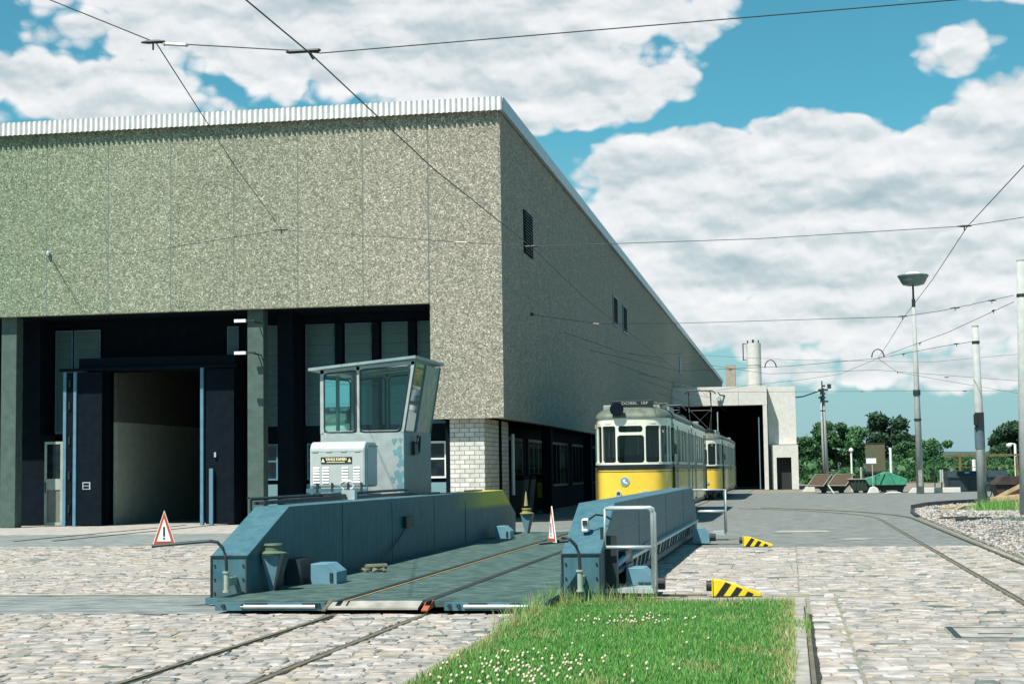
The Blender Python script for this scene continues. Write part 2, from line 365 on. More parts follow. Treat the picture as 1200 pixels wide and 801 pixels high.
lay(-13, -2.78, 8.5, 17.12, [(-4.9, 1), (-3.9, -1)], .145, .13, .29)
setts(-40, -13, 13, 17.12, .3, .3, .5)
setts(-26, -6.8, 20.0, 25.15, .15, .15, .30, ()); setts(-30, -6.8, 26.1, 33.85, .2, .18, .34)
setts(-6.8, -2.6, 16.9, 17.1, .17)
setts(-6.9, -1.9, 20.0, 33.0, .22, .2, .34)
setts(-1.9, .05, 20.0, 24.9, .24, .20, .32, (), .12, .8); setts(-1.9, .05, 25.9, 31.5, .24, .20, .32, (), .12, .8)
lay(.05, 3.55, 20.0, 31.6, [(2.45, 1), (3.45, -1)], .15, .15, .31)
setts(.16, .46, 8.5, 19.95, .22, .28, .31, (), .22, .7)
lay(.475, 5.2, 8.5, 20.0, [(2.45, 1), (3.45, -1)], .145, .14, .30, [(1.34, 2.12, 14.7, 15.8)])
setts(3.56, 4.4, 20.0, 24.5, .17, .15, .33)
tag(stones.build('cobblestone_paving', 'sett', tone=True), kind='structure')
# long pale strips that carry the transfer table rails, and kerbs
def kerbline(name, m_, x0, x1, y0, y1, z1, seg=1.0):
    mb = MB(); x = x0
    while x < x1-.05:
        e = min(x+seg*rnd.uniform(.9, 1.1), x1); mb.box(x+.004, e-.004, y0, y1, -.03, z1+rnd.uniform(-.002, .002)); x = e
    return tag(mb.build(name, m_, bevel=.006), kind='structure')
kerbline('concrete_strip', 'kerb', -40, -6.8, 25.2, 26.05, .002)
kerbline('concrete_strip', 'kerb', -1.9, .05, 24.95, 25.85, .002)
kerbline('concrete_strip', 'pale', -40, -6.77, 19.78, 19.97, .004, 2)
kerbline('kerb', 'kerb', -2.78, .12, 18.15, 19.3, .004)
def kerbcol(name, x0, x1, y0, y1, z1):
    mb = MB(); y = y0
    while y < y1-.05:
        e = min(y+rnd.uniform(.9, 1.1), y1); mb.box(x0, x1, y+.004, e-.004, -.03, z1+rnd.uniform(-.003, .003)); y = e
    return tag(mb.build(name, 'kerb', bevel=.008), kind='structure')
kerbcol('kerb', -.06, .09, 6, 18.13, .035); kerbcol('kerb', -2.78, -2.64, 6, 18.13, .035)
# running rails let into the paving: one rail object per rail, head + dark groove
def rail_pts(pts, name, label, r=.026, groove=True, side=1):
    t = thing(name, label, 'rail', 'rails let into the yard')
    hd = MB(); gr = MB(); n = len(pts)
    for k in range(n-1):
        a, b = Vector((*pts[k], 0)), Vector((*pts[k+1], 0)); d = (b-a).normalized(); q = Vector((d.y, -d.x, 0))
        def quad(mb, o0, o1, z0, z1):
            p = [a+q*o0, a+q*o1, b+q*o1, b+q*o0]
            mb.add([(v.x, v.y, z0) for v in p]+[(v.x, v.y, z1) for v in p], [(0,3,2,1),(4,5,6,7),(0,1,5,4),(1,2,6,5),(2,3,7,6),(3,0,4,7)])
        quad(hd, -r, r, -.03, .006)
        if groove: quad(gr, (r+.002) if side > 0 else (-r-.045), (r+.045) if side > 0 else (-r-.002), -.03, -.006)
    hd.build('rail_head', 'rail', t)
    if groove: gr.build('rail_groove', 'groove', t)
    return t
rail_pts([(-4.9, 2), (-4.9, 17.25)], 'tram_rail', 'left rail of the track running from the foreground cobbles to the blue transfer table', side=1)
rail_pts([(-3.9, 2), (-3.9, 17.25)], 'tram_rail', 'right rail of the track running from the foreground cobbles to the blue transfer table', side=-1)
rail_pts([(-4.9, 37.1), (-4.9, 118)], 'tram_rail', 'left rail under the parked trams beside the hall', side=1)
rail_pts([(-3.9, 37.1), (-3.9, 118)], 'tram_rail', 'right rail under the parked trams beside the hall', side=-1)
def curve_l(x0, rad, y0=48, n=14, deg=34):
    return [(x0, 2), (x0, y0)]+[(x0-rad*(1-math.cos(R(deg*k/n))), y0+rad*math.sin(R(deg*k/n))) for k in range(1, n+1)]
rail_pts(curve_l(2.45, 26), 'tram_rail', 'left rail of the track on the right, curving left across the asphalt', side=1)
rail_pts(curve_l(3.45, 27), 'tram_rail', 'right rail of the track on the right, running along the gravel edge', side=-1)
rail_pts([(-40, 19.75), (-1.05, 19.75)], 'crane_rail', 'near cross rail in the cobbles that the front end of the transfer table runs on', r=.028, side=-1)
rail_pts([(-40, 33.0), (-1.05, 33.0)], 'crane_rail', 'far cross rail in the cobbles that the rear end of the transfer table runs on', r=.028, side=-1)
rail_pts([(.115, 6), (.115, 17.2)], 'crane_rail', 'short rail lying along the right kerb of the grass bed', r=.018, side=1)
for xx in (-18.7, -17.7): rail_pts([(xx, 37.0), (xx, 48.4)], 'tram_rail', 'rail leading across the pale apron into the open hall gate, %s of the pair' % ('left' if xx < -18 else 'right'), side=1)
# iron inspection cover set in the cobbles at the right
t = thing('drain_cover', 'long rusty drain cover set in the cobbles at the right edge', 'cover')
MB().box(1.36, 2.1, 14.72, 15.78, -.03, .002).build('frame', 'kerb', t)
MB().box(1.37, 1.43, 14.75, 15.75, .002, .006).box(1.43, 2.1, 15.66, 15.7, .002, .006).box(1.43, 2.1, 14.75, 14.79, .002, .006).box(1.6, 1.9, 15.1, 15.14, .002, .007).build('grate', 'steel_dk', t)

# grass bed
rs = np.random.RandomState(3)
tag(MB().add([(-2.64, 4, .012), (-.06, 4, .012), (-.06, 18.12, .02), (-2.64, 18.12, .02)], [(0, 1, 2, 3)]).build('grass_bed', mat('turf_soil', (.05, .13, .035), .95, 0, .2, 6)), kind='structure')
def blades(name, n, xs, ys, hs, tones, lean=.5, w=.006):
    x = xs; y = ys; z0 = np.full(n, .01)
    ang = rs.uniform(0, 2*np.pi, n); la = rs.uniform(0, 2*np.pi, n); ln = hs*lean*rs.uniform(.1, 1, n)
    wx, wy = np.cos(ang)*w, np.sin(ang)*w
    lx, ly = np.cos(la)*ln, np.sin(la)*ln
    V = np.empty((n, 5, 3))
    V[:, 0] = np.stack([x-wx, y-wy, z0], 1); V[:, 1] = np.stack([x+wx, y+wy, z0], 1)
    V[:, 2] = np.stack([x-wx*.7+lx*.35, y-wy*.7+ly*.35, hs*.6], 1); V[:, 3] = np.stack([x+wx*.7+lx*.35, y+wy*.7+ly*.35, hs*.6], 1)
    V[:, 4] = np.stack([x+lx, y+ly, hs], 1)
    me = bpy.data.meshes.new(name); idx = np.arange(n)*5
    me.vertices.add(n*5); me.vertices.foreach_set('co', V.ravel())
    loops = np.stack([idx, idx+1, idx+3, idx+2, idx+2, idx+3, idx+4], 1).ravel()
    me.loops.add(n*7); me.loops.foreach_set('vertex_index', loops)
    me.polygons.add(n*2)
    st = np.stack([np.arange(n)*7, np.arange(n)*7+4], 1).ravel(); tt = np.tile([4, 3], n)
    me.polygons.foreach_set('loop_start', st); me.polygons.foreach_set('loop_total', tt)
    me.update(); at = me.attributes.new('tone', 'FLOAT', 'FACE'); at.data.foreach_set('value', np.repeat(tones, 2))
    me.materials.append(M['grass']); o = bpy.data.objects.new(name, me); C.objects.link(o)
    return tag(o, None, None, None, 'stuff')
n = 120000
gx = rs.uniform(-2.66, -.04, n); gx = np.where(gx > -.35, -.35+(gx+.35)*(.95+.16*np.sin(np.arange(n)*.37)), gx); gy = 9.5+(18.14-9.5)*rs.uniform(0, 1, n)**.95
edge = np.minimum.reduce([gx+2.66, -.04-gx, (18.14-gy)*.6])
dryp = np.clip(np.sin(gx*4.3+2.1*np.sin(gy*.9+.6))*np.sin(gy*2.3+1.7*gx)-.55, 0, 1)
dry = (rs.uniform(0, 1, n) < .6*np.exp(-edge/.09)) | (rs.uniform(0, 1, n) < .02+.7*dryp)
patch = .5+.5*np.sin(gx*3.1+1.3*np.sin(gy*1.7))*np.cos(gy*1.9+gx)
tone = np.clip(rs.beta(2.5, 2.5, n)*.62+.10*patch, 0, .72); tone[dry] = rs.uniform(.76, 1, dry.sum())
hs = rs.uniform(.03, .066, n)*(1+.35*patch)+.05*np.exp(-edge/.12)*rs.uniform(0, 1, n); hs[dry] *= 1.15
g = blades('grass', n, gx, gy, hs, tone)
tag(g, 'bright green grass bed in the foreground between the kerbs')
n = 2600
gx = np.concatenate([rs.normal(-2.66, .04, 1000), rs.uniform(-2.7, -1.5, 800), rs.normal(-.09, .04, 500), rs.normal(.08, .03, 300)])
gy = np.concatenate([rs.uniform(14.5, 18.2, 1000), rs.normal(18.1, .1, 800), rs.uniform(15.2, 17.9, 500), rs.normal(15.6, .6, 300)])
tg = blades('tall_grass', n, gx, gy, rs.uniform(.08, .30, n)*np.where(np.arange(n) >= 1800, .35, 1)*np.where(rs.uniform(0, 1, n) < .6, .55, 1), np.where(rs.uniform(0, 1, n) < .5, rs.uniform(.75, 1, n), rs.uniform(.2, .7, n)), .45, .004)
tag(tg, 'straggly dry grass along the edges of the grass bed')
fl = MB()
for cx, cy, sx, sy, k in ((-1.9, 12.0, .38, .5, 95), (-2.05, 11.3, .35, .4, 60), (-1.35, 15.6, .28, .25, 38), (-1.75, 15.8, .25, .3, 12), (-1.2, 13.4, .7, 1.5, 8)):
    for _ in range(k):
        x, y = rnd.gauss(cx, sx), rnd.gauss(cy, sy)
        if not -2.6 < x < -.1: continue
        h = rnd.uniform(.06, .105); fl.tube([(x, y, h-.012), (x, y, h-.003), (x, y, h+.008), (x, y, h+.014)], [.005, .011, .010, .003], 6)
tag(fl.build('clover_flowers', mat('clover_white', (.62, .55, .36), .8, 0, .15, 30), smooth=True), 'white clover flowers scattered in the grass bed', None, None, 'stuff')
#@@HALL
# ------------------------------------------------------------------ the hall
XC = -8.31
XL = -38.0
hall = thing('tram_depot_hall', 'long tram depot hall clad in pebble concrete panels with a white corrugated roof edge', 'building')
joints = [-10.53]+[-12.55-2.035*k for k in range(13)]
def jx(k): return joints[k]
# front fascia panels z 6.55..12.4 (joint gaps of 2 cm)
for k in range(13):
    x1, x0 = joints[k], joints[k+1]
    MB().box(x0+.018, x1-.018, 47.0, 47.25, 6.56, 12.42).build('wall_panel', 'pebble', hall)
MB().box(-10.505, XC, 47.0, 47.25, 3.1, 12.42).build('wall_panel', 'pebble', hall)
box('panel_joint', mat('joint_mastic', (.17, .20, .17), .7), hall, joints[-1], -10.51, 47.006, 47.24, 6.58, 12.4)
# side wall, from Z 3.1 up; the hall is long
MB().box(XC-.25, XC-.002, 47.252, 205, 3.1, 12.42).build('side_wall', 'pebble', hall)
# roof slab and flashing
MB().box(XL, XC+.02, 46.86, 205, 12.43, 12.60).build('roof', 'flash', hall)
MB().box(XC+.022, XC+.14, 46.85, 205.1, 12.24, 12.66).build('roof_edge', 'flash', hall, bevel=.01)
cr = MB(); n = int((XC+.12-XL)/.0215); pts = []
for i in range(n+1):
    x = XL+i*.0215; y = 46.80-.042*math.cos(2*math.pi*x/.172); pts.append((x, y))
zj = lambda i: 0
vs = [(x, y, 12.25) for x, y in pts]+[(x, y, 12.66) for x, y in pts]
N1 = len(pts); cr.add(vs, [(i, i+1, N1+i+1, N1+i) for i in range(N1-1)])
co_ = cr.build('corrugated_edge', 'corr', hall)
so = co_.modifiers.new('solid', 'SOLIDIFY'); so.thickness = .008
# vents and slit windows in the side wall
v = MB().box(XC-.01, XC+.03, 51.1, 52.9, 8.55, 9.95).build('vent', 'gate', hall)
lv = MB()
for i in range(14):
    z = 8.62+i*.095; lv.prism([(XC+.03, z), (XC+.075, z-.035), (XC+.075, z-.022), (XC+.03, z+.013)], 1, 51.14, 52.86)
lv.build('louvre', mat('louvre_metal', (.16, .24, .24), .5), v)
for y0, y1 in ((77.6, 79.6), (82.2, 84.2)):
    f = MB().box(XC-.02, XC+.05, y0, y1, 8.55, 10.0).build('window', 'post', hall)
    MB().box(XC+.05, XC+.055, y0+.15, y1-.15, 8.65, 9.9).build('pane', 'gate', f)
for y0, z0 in ((125, 8.9),): 
    f = MB().box(XC-.02, XC+.05, y0, y0+2, z0, z0+1.3).build('window', 'post', hall)
# soffits
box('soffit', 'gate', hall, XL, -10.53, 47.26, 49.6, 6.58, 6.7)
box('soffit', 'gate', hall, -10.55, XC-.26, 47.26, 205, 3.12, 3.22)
# columns in the front recess
for x in (-24.1, -16.03, -32.2):
    box('column', 'col', hall, x-.27, x+.24, 47.3, 47.75, 0, 6.57, bevel=.015)
# brick pier
MB().box(-10.02, -8.97, 47.38, 51.5, 0, 3.11).build('brick_pier', 'block', hall)
# back wall of the front recess, in pieces around gate, doors, windows
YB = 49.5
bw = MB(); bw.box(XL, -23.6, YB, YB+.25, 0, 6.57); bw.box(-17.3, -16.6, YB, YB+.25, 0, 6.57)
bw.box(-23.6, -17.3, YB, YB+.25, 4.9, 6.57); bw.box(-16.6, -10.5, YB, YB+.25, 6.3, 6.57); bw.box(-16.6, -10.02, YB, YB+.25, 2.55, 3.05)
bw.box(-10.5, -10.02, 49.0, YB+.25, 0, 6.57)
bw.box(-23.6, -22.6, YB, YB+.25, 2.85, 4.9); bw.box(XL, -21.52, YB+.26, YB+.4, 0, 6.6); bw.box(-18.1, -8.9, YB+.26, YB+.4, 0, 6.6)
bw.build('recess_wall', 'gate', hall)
# dark piers behind the columns
for x0, x1 in ((-23.85, -23.6), (-15.7, -15.2)): box('pier', 'gate', hall, x0, x1, 48.4, 49.48, 2.9 if x0 < -20 else 0, 6.57)
# channel glass windows
def glazing(x0, x1, z0, z1, y=YB+.06):
    w = MB().box(x0, x1, y, y+.05, z0, z1).build('window', 'post', hall)
    g_ = MB(); k = max(1, round((x1-x0-.1)/.25)); dx = (x1-x0-.1)/k
    zz = z0+.05
    rows = max(1, round((z1-z0-.1)/.30)); dz = (z1-z0-.1)/rows
    for j in range(rows): g_.box(x0+.05, x1-.05, y-.02-.012*(j % 2), y-.002, z0+.05+j*dz+.008, z0+.05+(j+1)*dz-.004)
    g_.build('pane', 'glass_h', w); return w
for x0, x1 in ((-15.15, -14.15), (-13.85, -12.95), (-12.65, -11.75), (-11.5, -10.6)): glazing(x0, x1, 3.05, 6.28)
mm = MB()
for x in (-14.0, -12.8, -11.62): mm.box(x-.13, x+.11, YB-.12, YB+.2, 0, 6.28)
mm.build('mullion', 'gate', hall)
glazing(-16.55, -15.75, 3.05, 6.28)
for x0, x1 in ((-23.55, -22.95), (-22.9, -22.0)):
    g_ = glazing(x0, x1, 2.95, 6.3, YB-.12)
glazing(-17.7, -17.32, 3.05, 6.28, YB-.1)
# lower storey: dark wall, pale spandrels and framed windows
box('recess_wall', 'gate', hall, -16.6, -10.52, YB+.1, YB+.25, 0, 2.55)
for x0, x1 in ((-16.5, -16.06), (-15.1, -14.2), (-13.8, -13.0), (-12.6, -11.8), (-11.45, -10.6)):
    w = MB().box(x0, x1, YB+.02, YB+.09, 1.35, 2.5).build('window', 'white' if x0 > -11.6 else 'post', hall)
    MB().box(x0+.06, x1-.06, YB+.01, YB+.02, 1.42, 1.93).box(x0+.06, x1-.06, YB+.01, YB+.02, 1.99, 2.43).build('pane', 'glass_t', w)
    box('spandrel', 'spandrel', hall, x0, x1, YB-.02, YB+.09, .35, 1.22)
    box('plinth', 'conc', hall, x0, x1, YB-.04, YB+.09, 0, .3)
# gate with folding leaves
box('gate_post', 'post', hall, -22.76, -22.66, 48.3, 48.42, 0, 4.87); box('gate_post', 'post', hall, -22.42, -22.32, 48.3, 48.42, 0, 4.87)
box('gate_post', 'post', hall, -18.19, -18.09, 48.3, 48.42, 0, 4.9)
box('gate_post', 'post', hall, -17.86, -17.74, 48.2, 48.3, 0, 1.75)
box('gate_post', 'post', hall, -17.6+3.0, -17.5+3.0, 48.2, 48.3, 0, 1.75)
gl = MB().box(-22.62, -22.46, 48.32, 49.4, .03, 4.85).build('gate_leaf', 'gate', hall)
hg = MB()
for z in (.55, 1.6, 2.7, 3.8, 4.5): hg.tube([(-22.54, 48.29, z-.12), (-22.54, 48.29, z+.12)], .03, 8)
hg.build('hinge', 'steel_dk', gl)
gl = MB().box(-22.28, -21.47, 48.34, 48.42, .03, 4.85).build('gate_leaf', 'gate', hall)
sg = MB().box(-21.98-.12, -21.98+.14, 48.325, 48.338, 1.15, 1.38).build('notice_plate', 'steel_gal', gl)
MB().box(-22.07, -21.88, 48.318, 48.324, 1.28, 1.35).box(-22.07, -21.88, 48.318, 48.324, 1.18, 1.25).build('print', 'gate', sg)
gl = MB().box(-18.02, -17.1, 48.34, 48.42, .03, 4.85).build('gate_leaf', 'gate', hall)
MB().box(-17.72, -17.66, 48.26, 48.34, 2.1, 2.25).build('latch', 'steel_gal', gl)
box('gate_track', 'gate', hall, -22.9, -17.0, 48.30, 48.44, 4.90, 4.98)
box('gate_head', 'gate', hall, -22.3, -17.1, 48.45, 49.48, 4.92, 5.3)
box('recess_wall', 'gate', hall, -17.32, -17.1, 48.43, 49.5, 0, 4.9)
box('recess_wall', 'gate', hall, -22.44, -21.52, 48.9, 49.0, 0, 4.9)
# small side door, standing open, wooden frame with glass
dr = MB().box(-23.52, -23.44, 48.6, 48.66, .02, 2.68).box(-22.98, -22.9, 48.6, 48.66, .02, 2.68).box(-23.44, -22.98, 48.6, 48.66, 2.6, 2.68).box(-23.44, -22.98, 48.6, 48.66, 1.15, 1.5).box(-23.44, -22.98, 48.6, 48.66, .02, .12).build('door', mat('door_paint', (.36, .40, .34), .6), hall)
MB().box(-23.439, -22.981, 48.62, 48.64, 1.501, 2.599).build('pane', 'glass_t', dr)
MB().box(-23.44, -22.98, 48.625, 48.645, .12, 1.15).build('kick_panel', mat('door_lower', (.16, .18, .15), .6), dr)
MB().tube([(-23.48, 48.58, 1.05), (-23.48, 48.58, 1.4)], .02).build('handle', 'steel_dk', dr)
# interior behind the gate: side walls, floor, ceiling
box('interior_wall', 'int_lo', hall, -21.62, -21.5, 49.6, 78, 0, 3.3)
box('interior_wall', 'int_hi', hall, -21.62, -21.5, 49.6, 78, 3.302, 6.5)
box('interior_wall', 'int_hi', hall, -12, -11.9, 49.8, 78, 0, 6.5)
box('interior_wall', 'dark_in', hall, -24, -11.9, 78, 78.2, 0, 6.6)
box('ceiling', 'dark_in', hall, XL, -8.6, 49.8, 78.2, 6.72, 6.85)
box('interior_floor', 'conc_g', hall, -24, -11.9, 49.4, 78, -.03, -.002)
# side recess under the long overhang
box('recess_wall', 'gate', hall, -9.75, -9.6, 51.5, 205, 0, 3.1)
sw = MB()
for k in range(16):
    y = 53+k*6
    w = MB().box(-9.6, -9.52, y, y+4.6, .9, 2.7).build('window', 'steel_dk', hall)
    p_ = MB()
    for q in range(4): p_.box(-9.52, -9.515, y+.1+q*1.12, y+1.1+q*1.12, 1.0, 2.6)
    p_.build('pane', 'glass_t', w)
for k in range(10):
    y = 58.4+k*12; box('column', 'gate', hall, -8.95, -8.6, y, y+.5, 0, 3.1)
MB().tube([(-9.0, 52.5, .75), (-9.0, 52.5, 2.75)], .06, 10).build('downpipe', 'white', hall)
# bracket arms with white insulated ends on the recess column
for z in (6.15, 5.18):
    br = MB().box(-16.05, -15.78, 46.45, 46.52, z-.02, z+.03).tube([(-15.9, 46.48, z), (-15.95, 47.3, z)], .02, 6).tube([(-15.85, 46.48, z), (-15.85, 47.3, z-.02)], .02, 6).build('bracket', 'steel_dk', hall)
    MB().box(-16.42, -16.06, 46.44, 46.53, z-.04, z+.05).build('bracket_end', 'white', br)
# wall hooks
MB().lathe((-22.65, 46.93, 8.42), [(.03, 0), (.06, .04), (.06, .11), (.03, .15)], 10).tube([(-22.65, 46.93, 8.5), (-22.65, 47.02, 8.5)], .03).build('wall_hook', 'steel_gal', hall)
MB().tube([(-8.31, 52.3, 6.65), (-8.2, 52.3, 6.65)], .05).build('wall_hook', 'steel_dk', hall)

# dark wheelie bins under the side overhang
for i, (y, lab) in enumerate(((54.2, 'dark refuse bin under the hall overhang, nearest the brick pier'), (55.7, 'dark refuse bin under the hall overhang, middle of three'), (60.0, 'dark refuse bin with a yellow sticker under the overhang beside the tram'))):
    t = thing('refuse_bin', lab, 'bin', 'dark bins under the hall overhang')
    x0 = -9.25
    MB().prism([(x0-.28, .1), (x0+.30, .1), (x0+.42, 1.25), (x0-.4, 1.25)], 1, y-.5, y+.5).build('body', 'cont', t, bevel=.03)
    MB().prism([(x0-.44, 1.26), (x0+.46, 1.26), (x0+.4, 1.36), (x0-.36, 1.42)], 1, y-.55, y+.55).build('lid', 'gate', t, bevel=.02)
    if i == 2: MB().box(x0+.38, x0+.44, y-.56, y-.50, .5, 1.1).box(x0-.05, x0+.2, y-.512, y-.502, .55, 1.1).build('sticker', 'yellow', t)

# ------------------------------------------------------------------ portal building at the far end
YP = 116.5
po = thing('portal_building', 'white concrete entrance block with a dark tram gateway at the far end of the hall', 'building')
MB().box(-8.3, -1.60, YP, YP+1.4, 6.02, 7.36).build('lintel', 'conc', po)
box('wall', 'conc', po, -1.90, -1.61, YP+.004, YP+1.4, 0, 6.01)
MB().box(-1.57, .40, YP+1.4, YP+22, 3.2, 7.34).build('wall', 'conc', po)
ld = MB().box(-1.36, -1.04, YP+.6, YP+4, 0, 3.15).box(.0, .49, YP+.6, YP+4, 0, 3.15).box(-1.04, 0, YP+.6, YP+4, 2.27, 3.15).build('lodge', 'conc', po)
box('door', 'dark_in', po, -1.04, 0, YP+1.2, YP+1.3, 0, 2.27)
box('wall', 'conc_g', po, -1.57, -1.36, YP+1.42, YP+4, 0, 3.2)
box('roof', 'conc_g', po, -8.3, .42, YP+1.402, YP+22, 7.0, 7.2)
box('wall', 'dark_in', po, -8.3, -1.6, YP+20, YP+20.3, 0, 7)
box('wall', 'dark_in', po, -8.31+.0, -8.2, YP+1.5, YP+20, 0, 7)
box('wall', 'dark_in', po, -1.62, -1.58, YP+1.42, YP+20, 0, 7)
box('gate_leaf', 'post', po, -2.25, -2.18, YP+.5, YP+1.2, .05, 5.2)
lj = MB()
for x in (-3.6,): lj.box(x-.015, x+.015, YP-.004, YP+.01, 6.03, 7.35)
lj.build('joint', 'conc_g', po)
MB().tube([(-5.0, YP-.1, 6.5), (-5.0, YP-.3, 6.5)], .16, 12).build('signal_lamp', 'steel_gal', po)
ch = MB().tube([(-2.57, YP+6.5, 7.2), (-2.57, YP+6.5, 10.9)], .54, 24).build('chimney', 'conc', po)
MB().tube([(-2.57, YP+6.5, 9.2), (-2.57, YP+6.5, 9.25)], .555, 24).build('joint', 'conc_g', ch)
MB().tube([(-3.0, YP+6.2, 10.9), (-3.0, YP+6.2, 11.1)], .05).tube([(-2.6, YP+6.2, 10.9), (-2.6, YP+6.2, 11.15)], .08).tube([(-2.2, YP+6.2, 10.9), (-2.2, YP+6.2, 11.1)], .05).build('chimney_cap', 'steel_dk', ch)
MB().tube([(-3.35, YP+6.2, 9.6), (-3.35, YP+6.2, 10.9)], .04).tube([(-3.35, YP+6.2, 9.65), (-3.1, YP+6.2, 9.65)], .03).tube([(-3.35, YP+6.2, 10.85), (-3.1, YP+6.2, 10.85)], .03).build('ladder', 'steel_dk', ch)
ch = MB().box(-4.85, -4.1, YP+10, YP+10.8, 7.2, 9.55).build('chimney', mat('brown_chimney', (.38, .33, .27), .9), po)
for x in (-4.85, -4.75): pass
#@@TRAV
# ------------------------------------------------------------------ transfer table
tt = thing('transfer_table', 'blue steel tram transfer table with two long side beams and a white control cab', 'transfer table')
prof = [(18.3, .05), (18.3, .57), (19.92, 1.11), (35.45, 1.11), (37.05, .57), (37.05, .05)]
def beam(x0, x1):
    b = MB().prism(prof, 0, x0, x1).build('side_beam', 'beam', tt, bevel=.008)
    fr = MB()
    fr.box(x0+.0, x1, 18.285, 18.299, .555, .575); fr.box(x0, x0+.018, 18.285, 18.299, .09, .553); fr.box(x1-.018, x1, 18.285, 18.299, .09, .553)
    fr.build('edge_strip', 'steel_dk', b)
    MB().box(x0-.03, x1+.03, 18.2, 18.36, .02, .09).build('foot_flange', 'blue', b)
    return b
bl = beam(-6.76, -6.31); brr = beam(-2.60, -2.15)
# a shallow web plate and small fittings on the inner face of the left beam
MB().box(-6.308, -6.300, 31.2, 32.6, .15, .95).build('web_plate', 'beam', bl)
bx = MB().box(-6.308, -6.24, 26.0, 26.55, .62, .80).build('junction_box', 'steel_dk', bl)
MB().tube([(-6.27, 26.05, .62), (-6.28, 25.6, .45), (-6.26, 25.0, .3), (-6.2, 24.2, .2)], .012, 6).build('cable', 'rubber', bx)
for y in (22.4, 25.3, 28.4): MB().box(-6.309, -6.302, y, y+.012, .15, 1.09).build('weld_seam', 'blue', bl)
MB().box(-2.151, -2.144, 19.6, 36.0, .76, .768).build('weld_seam', 'blue', brr)
for y in (23.0, 28.0, 32.5): MB().box(-2.151, -2.144, y, y+.012, .15, 1.09).build('weld_seam', 'blue', brr)
for bx0, par_ in ((-6.76, bl), (-2.60, brr)):
    for zz in (.14, .30, .46):
        for dx in (.05, .40): MB().tube([(bx0+dx, 18.30, zz), (bx0+dx, 18.283, zz)], .012, 8).build('bolt', 'steel_dk', par_)
# deck with rails
MB().box(-6.308, -2.602, 17.3, 37.0, .06, .13).build('deck', 'deck', tt)
for x, sd in ((-4.9, 1), (-3.9, -1)):
    r_ = MB().box(x-.03, x+.03, 17.1, 37.1, .132, .138).build('deck_rail', 'steel_dk', tt)
    MB().box(x+sd*.035, x+sd*.085, 17.3, 37.0, .126, .133).build('groove', 'groove', r_)
    MB().box(x+.031, x+.048, 17.1, 37, .131, .137) if sd < 0 else MB().box(x+.087, x+.108, 17.1, 37, .131, .137).build('rust_line', mat('ochre_rust', (.46, .30, .09), .8), r_)
# front edge of the deck: bolted bars, pale ramp plate, red flank
fe = MB().box(-6.3, -5.05, 17.19, 17.3, .03, .115).build('end_beam', 'blue', tt)
MB().tube([(-6.0, 17.17, .075), (-5.15, 17.17, .075)], .022, 8).build('roller', 'steel_gal', fe)
MB().box(-5.95, -5.7, 17.165, 17.19, .085, .11).box(-5.3, -5.1, 17.165, 17.19, .085, .11).build('slot', 'black', fe)
fe = MB().box(-3.72, -2.62, 17.19, 17.3, .03, .115).build('end_beam', 'blue', tt)
MB().tube([(-3.5, 17.17, .075), (-2.8, 17.17, .075)], .022, 8).build('roller', 'steel_gal', fe)
MB().box(-3.45, -3.25, 17.165, 17.19, .085, .11).box(-3.0, -2.85, 17.165, 17.19, .085, .11).build('slot', 'black', fe)
bt = MB()
for x in (-6.2, -5.98, -3.66, -3.56): bt.tube([(x, 17.19, .08), (x, 17.15, .08)], .022, 8)
bt.build('bolt', 'steel_dk', tt)
MB().prism([(17.06, .07), (17.3, .128), (17.3, .10), (17.06, .05)], 0, -4.98, -3.98).build('ramp_plate', 'kerb', tt)
MB().prism([(17.0, .055), (17.3, .138), (17.3, .06), (17.0, .04)], 0, -3.93, -3.86).build('ramp_flank', mat('red_lead', (.42, .10, .05), .7), tt)
MB().prism([(17.0, .055), (17.3, .138), (17.3, .06), (17.0, .04)], 0, -5.03, -4.985).build('ramp_flank', 'rail', tt)
# wheel housings: small chamfered boxes
def housing(x0, x1, y, inner=True, cham=1):
    c = .13
    p = [(x0, .10 if inner else .02), (x1, .10 if inner else .02), (x1, .28 if inner else .2), (x1-c, .385 if inner else .33), (x0, .385 if inner else .33)]
    h = MB().prism(p, 1, y-.12, y+.35).build('wheel_housing', 'blue_lt', tt, bevel=.006)
    if inner: MB().box(x1-.09, x1-.05, y-.135, y-.12, .16, .27).build('latch', 'steel_dk', h)
    return h
housing(-6.02, -5.68, 20.0); housing(-6.12, -5.80, 33.5)
for y in (19.75, 33.0):
    h = housing(-2.0, -1.66, y, False)
    MB().tube([(-1.66, y-.04, .14), (-1.54, y-.04, .14)], .075, 12).build('buffer', 'rubber', h)
MB().box(-2.76, -2.61, 19.3, 19.5, .1, .30).build('wheel_housing', 'blue', tt, bevel=.01)
MB().box(-6.29, -6.10, 19.7, 20.3, .12, .45).build('bracket', 'steel_dk', tt)
# sand hoppers
def hopper(x, y, yellow=False):
    h = MB().add([(x-.115, y-.1, .56), (x+.115, y-.1, .56), (x+.115, y+.1, .56), (x-.115, y+.1, .56), (x-.03, y-.02, .13), (x+.03, y-.02, .13), (x+.03, y+.04, .13), (x-.03, y+.04, .13)],
        [(0,1,2,3),(7,6,5,4),(0,4,5,1),(1,5,6,2),(2,6,7,3),(3,7,4,0)]).build('sand_hopper', 'blue_lt', tt)
    MB().lathe((x+.01, y, .56), [(.15, -.01), (.16, .015), (.115, .035), (.10, .04), (.10, .10), (.115, .105), (.11, .125), (0, .13)], 20).build('lid', mat('hopper_lid', (.12, .17, .11), .6) if not yellow else mat('yellow_lid', (.30, .26, .08), .6), h, smooth=False)
    MB().prism([(x+.12, .58), (x+.17, .56), (x+.05, .13), (x+.03, .13)], 1, y-.1, y+.12).build('bracket', 'steel_dk', h)
    return h
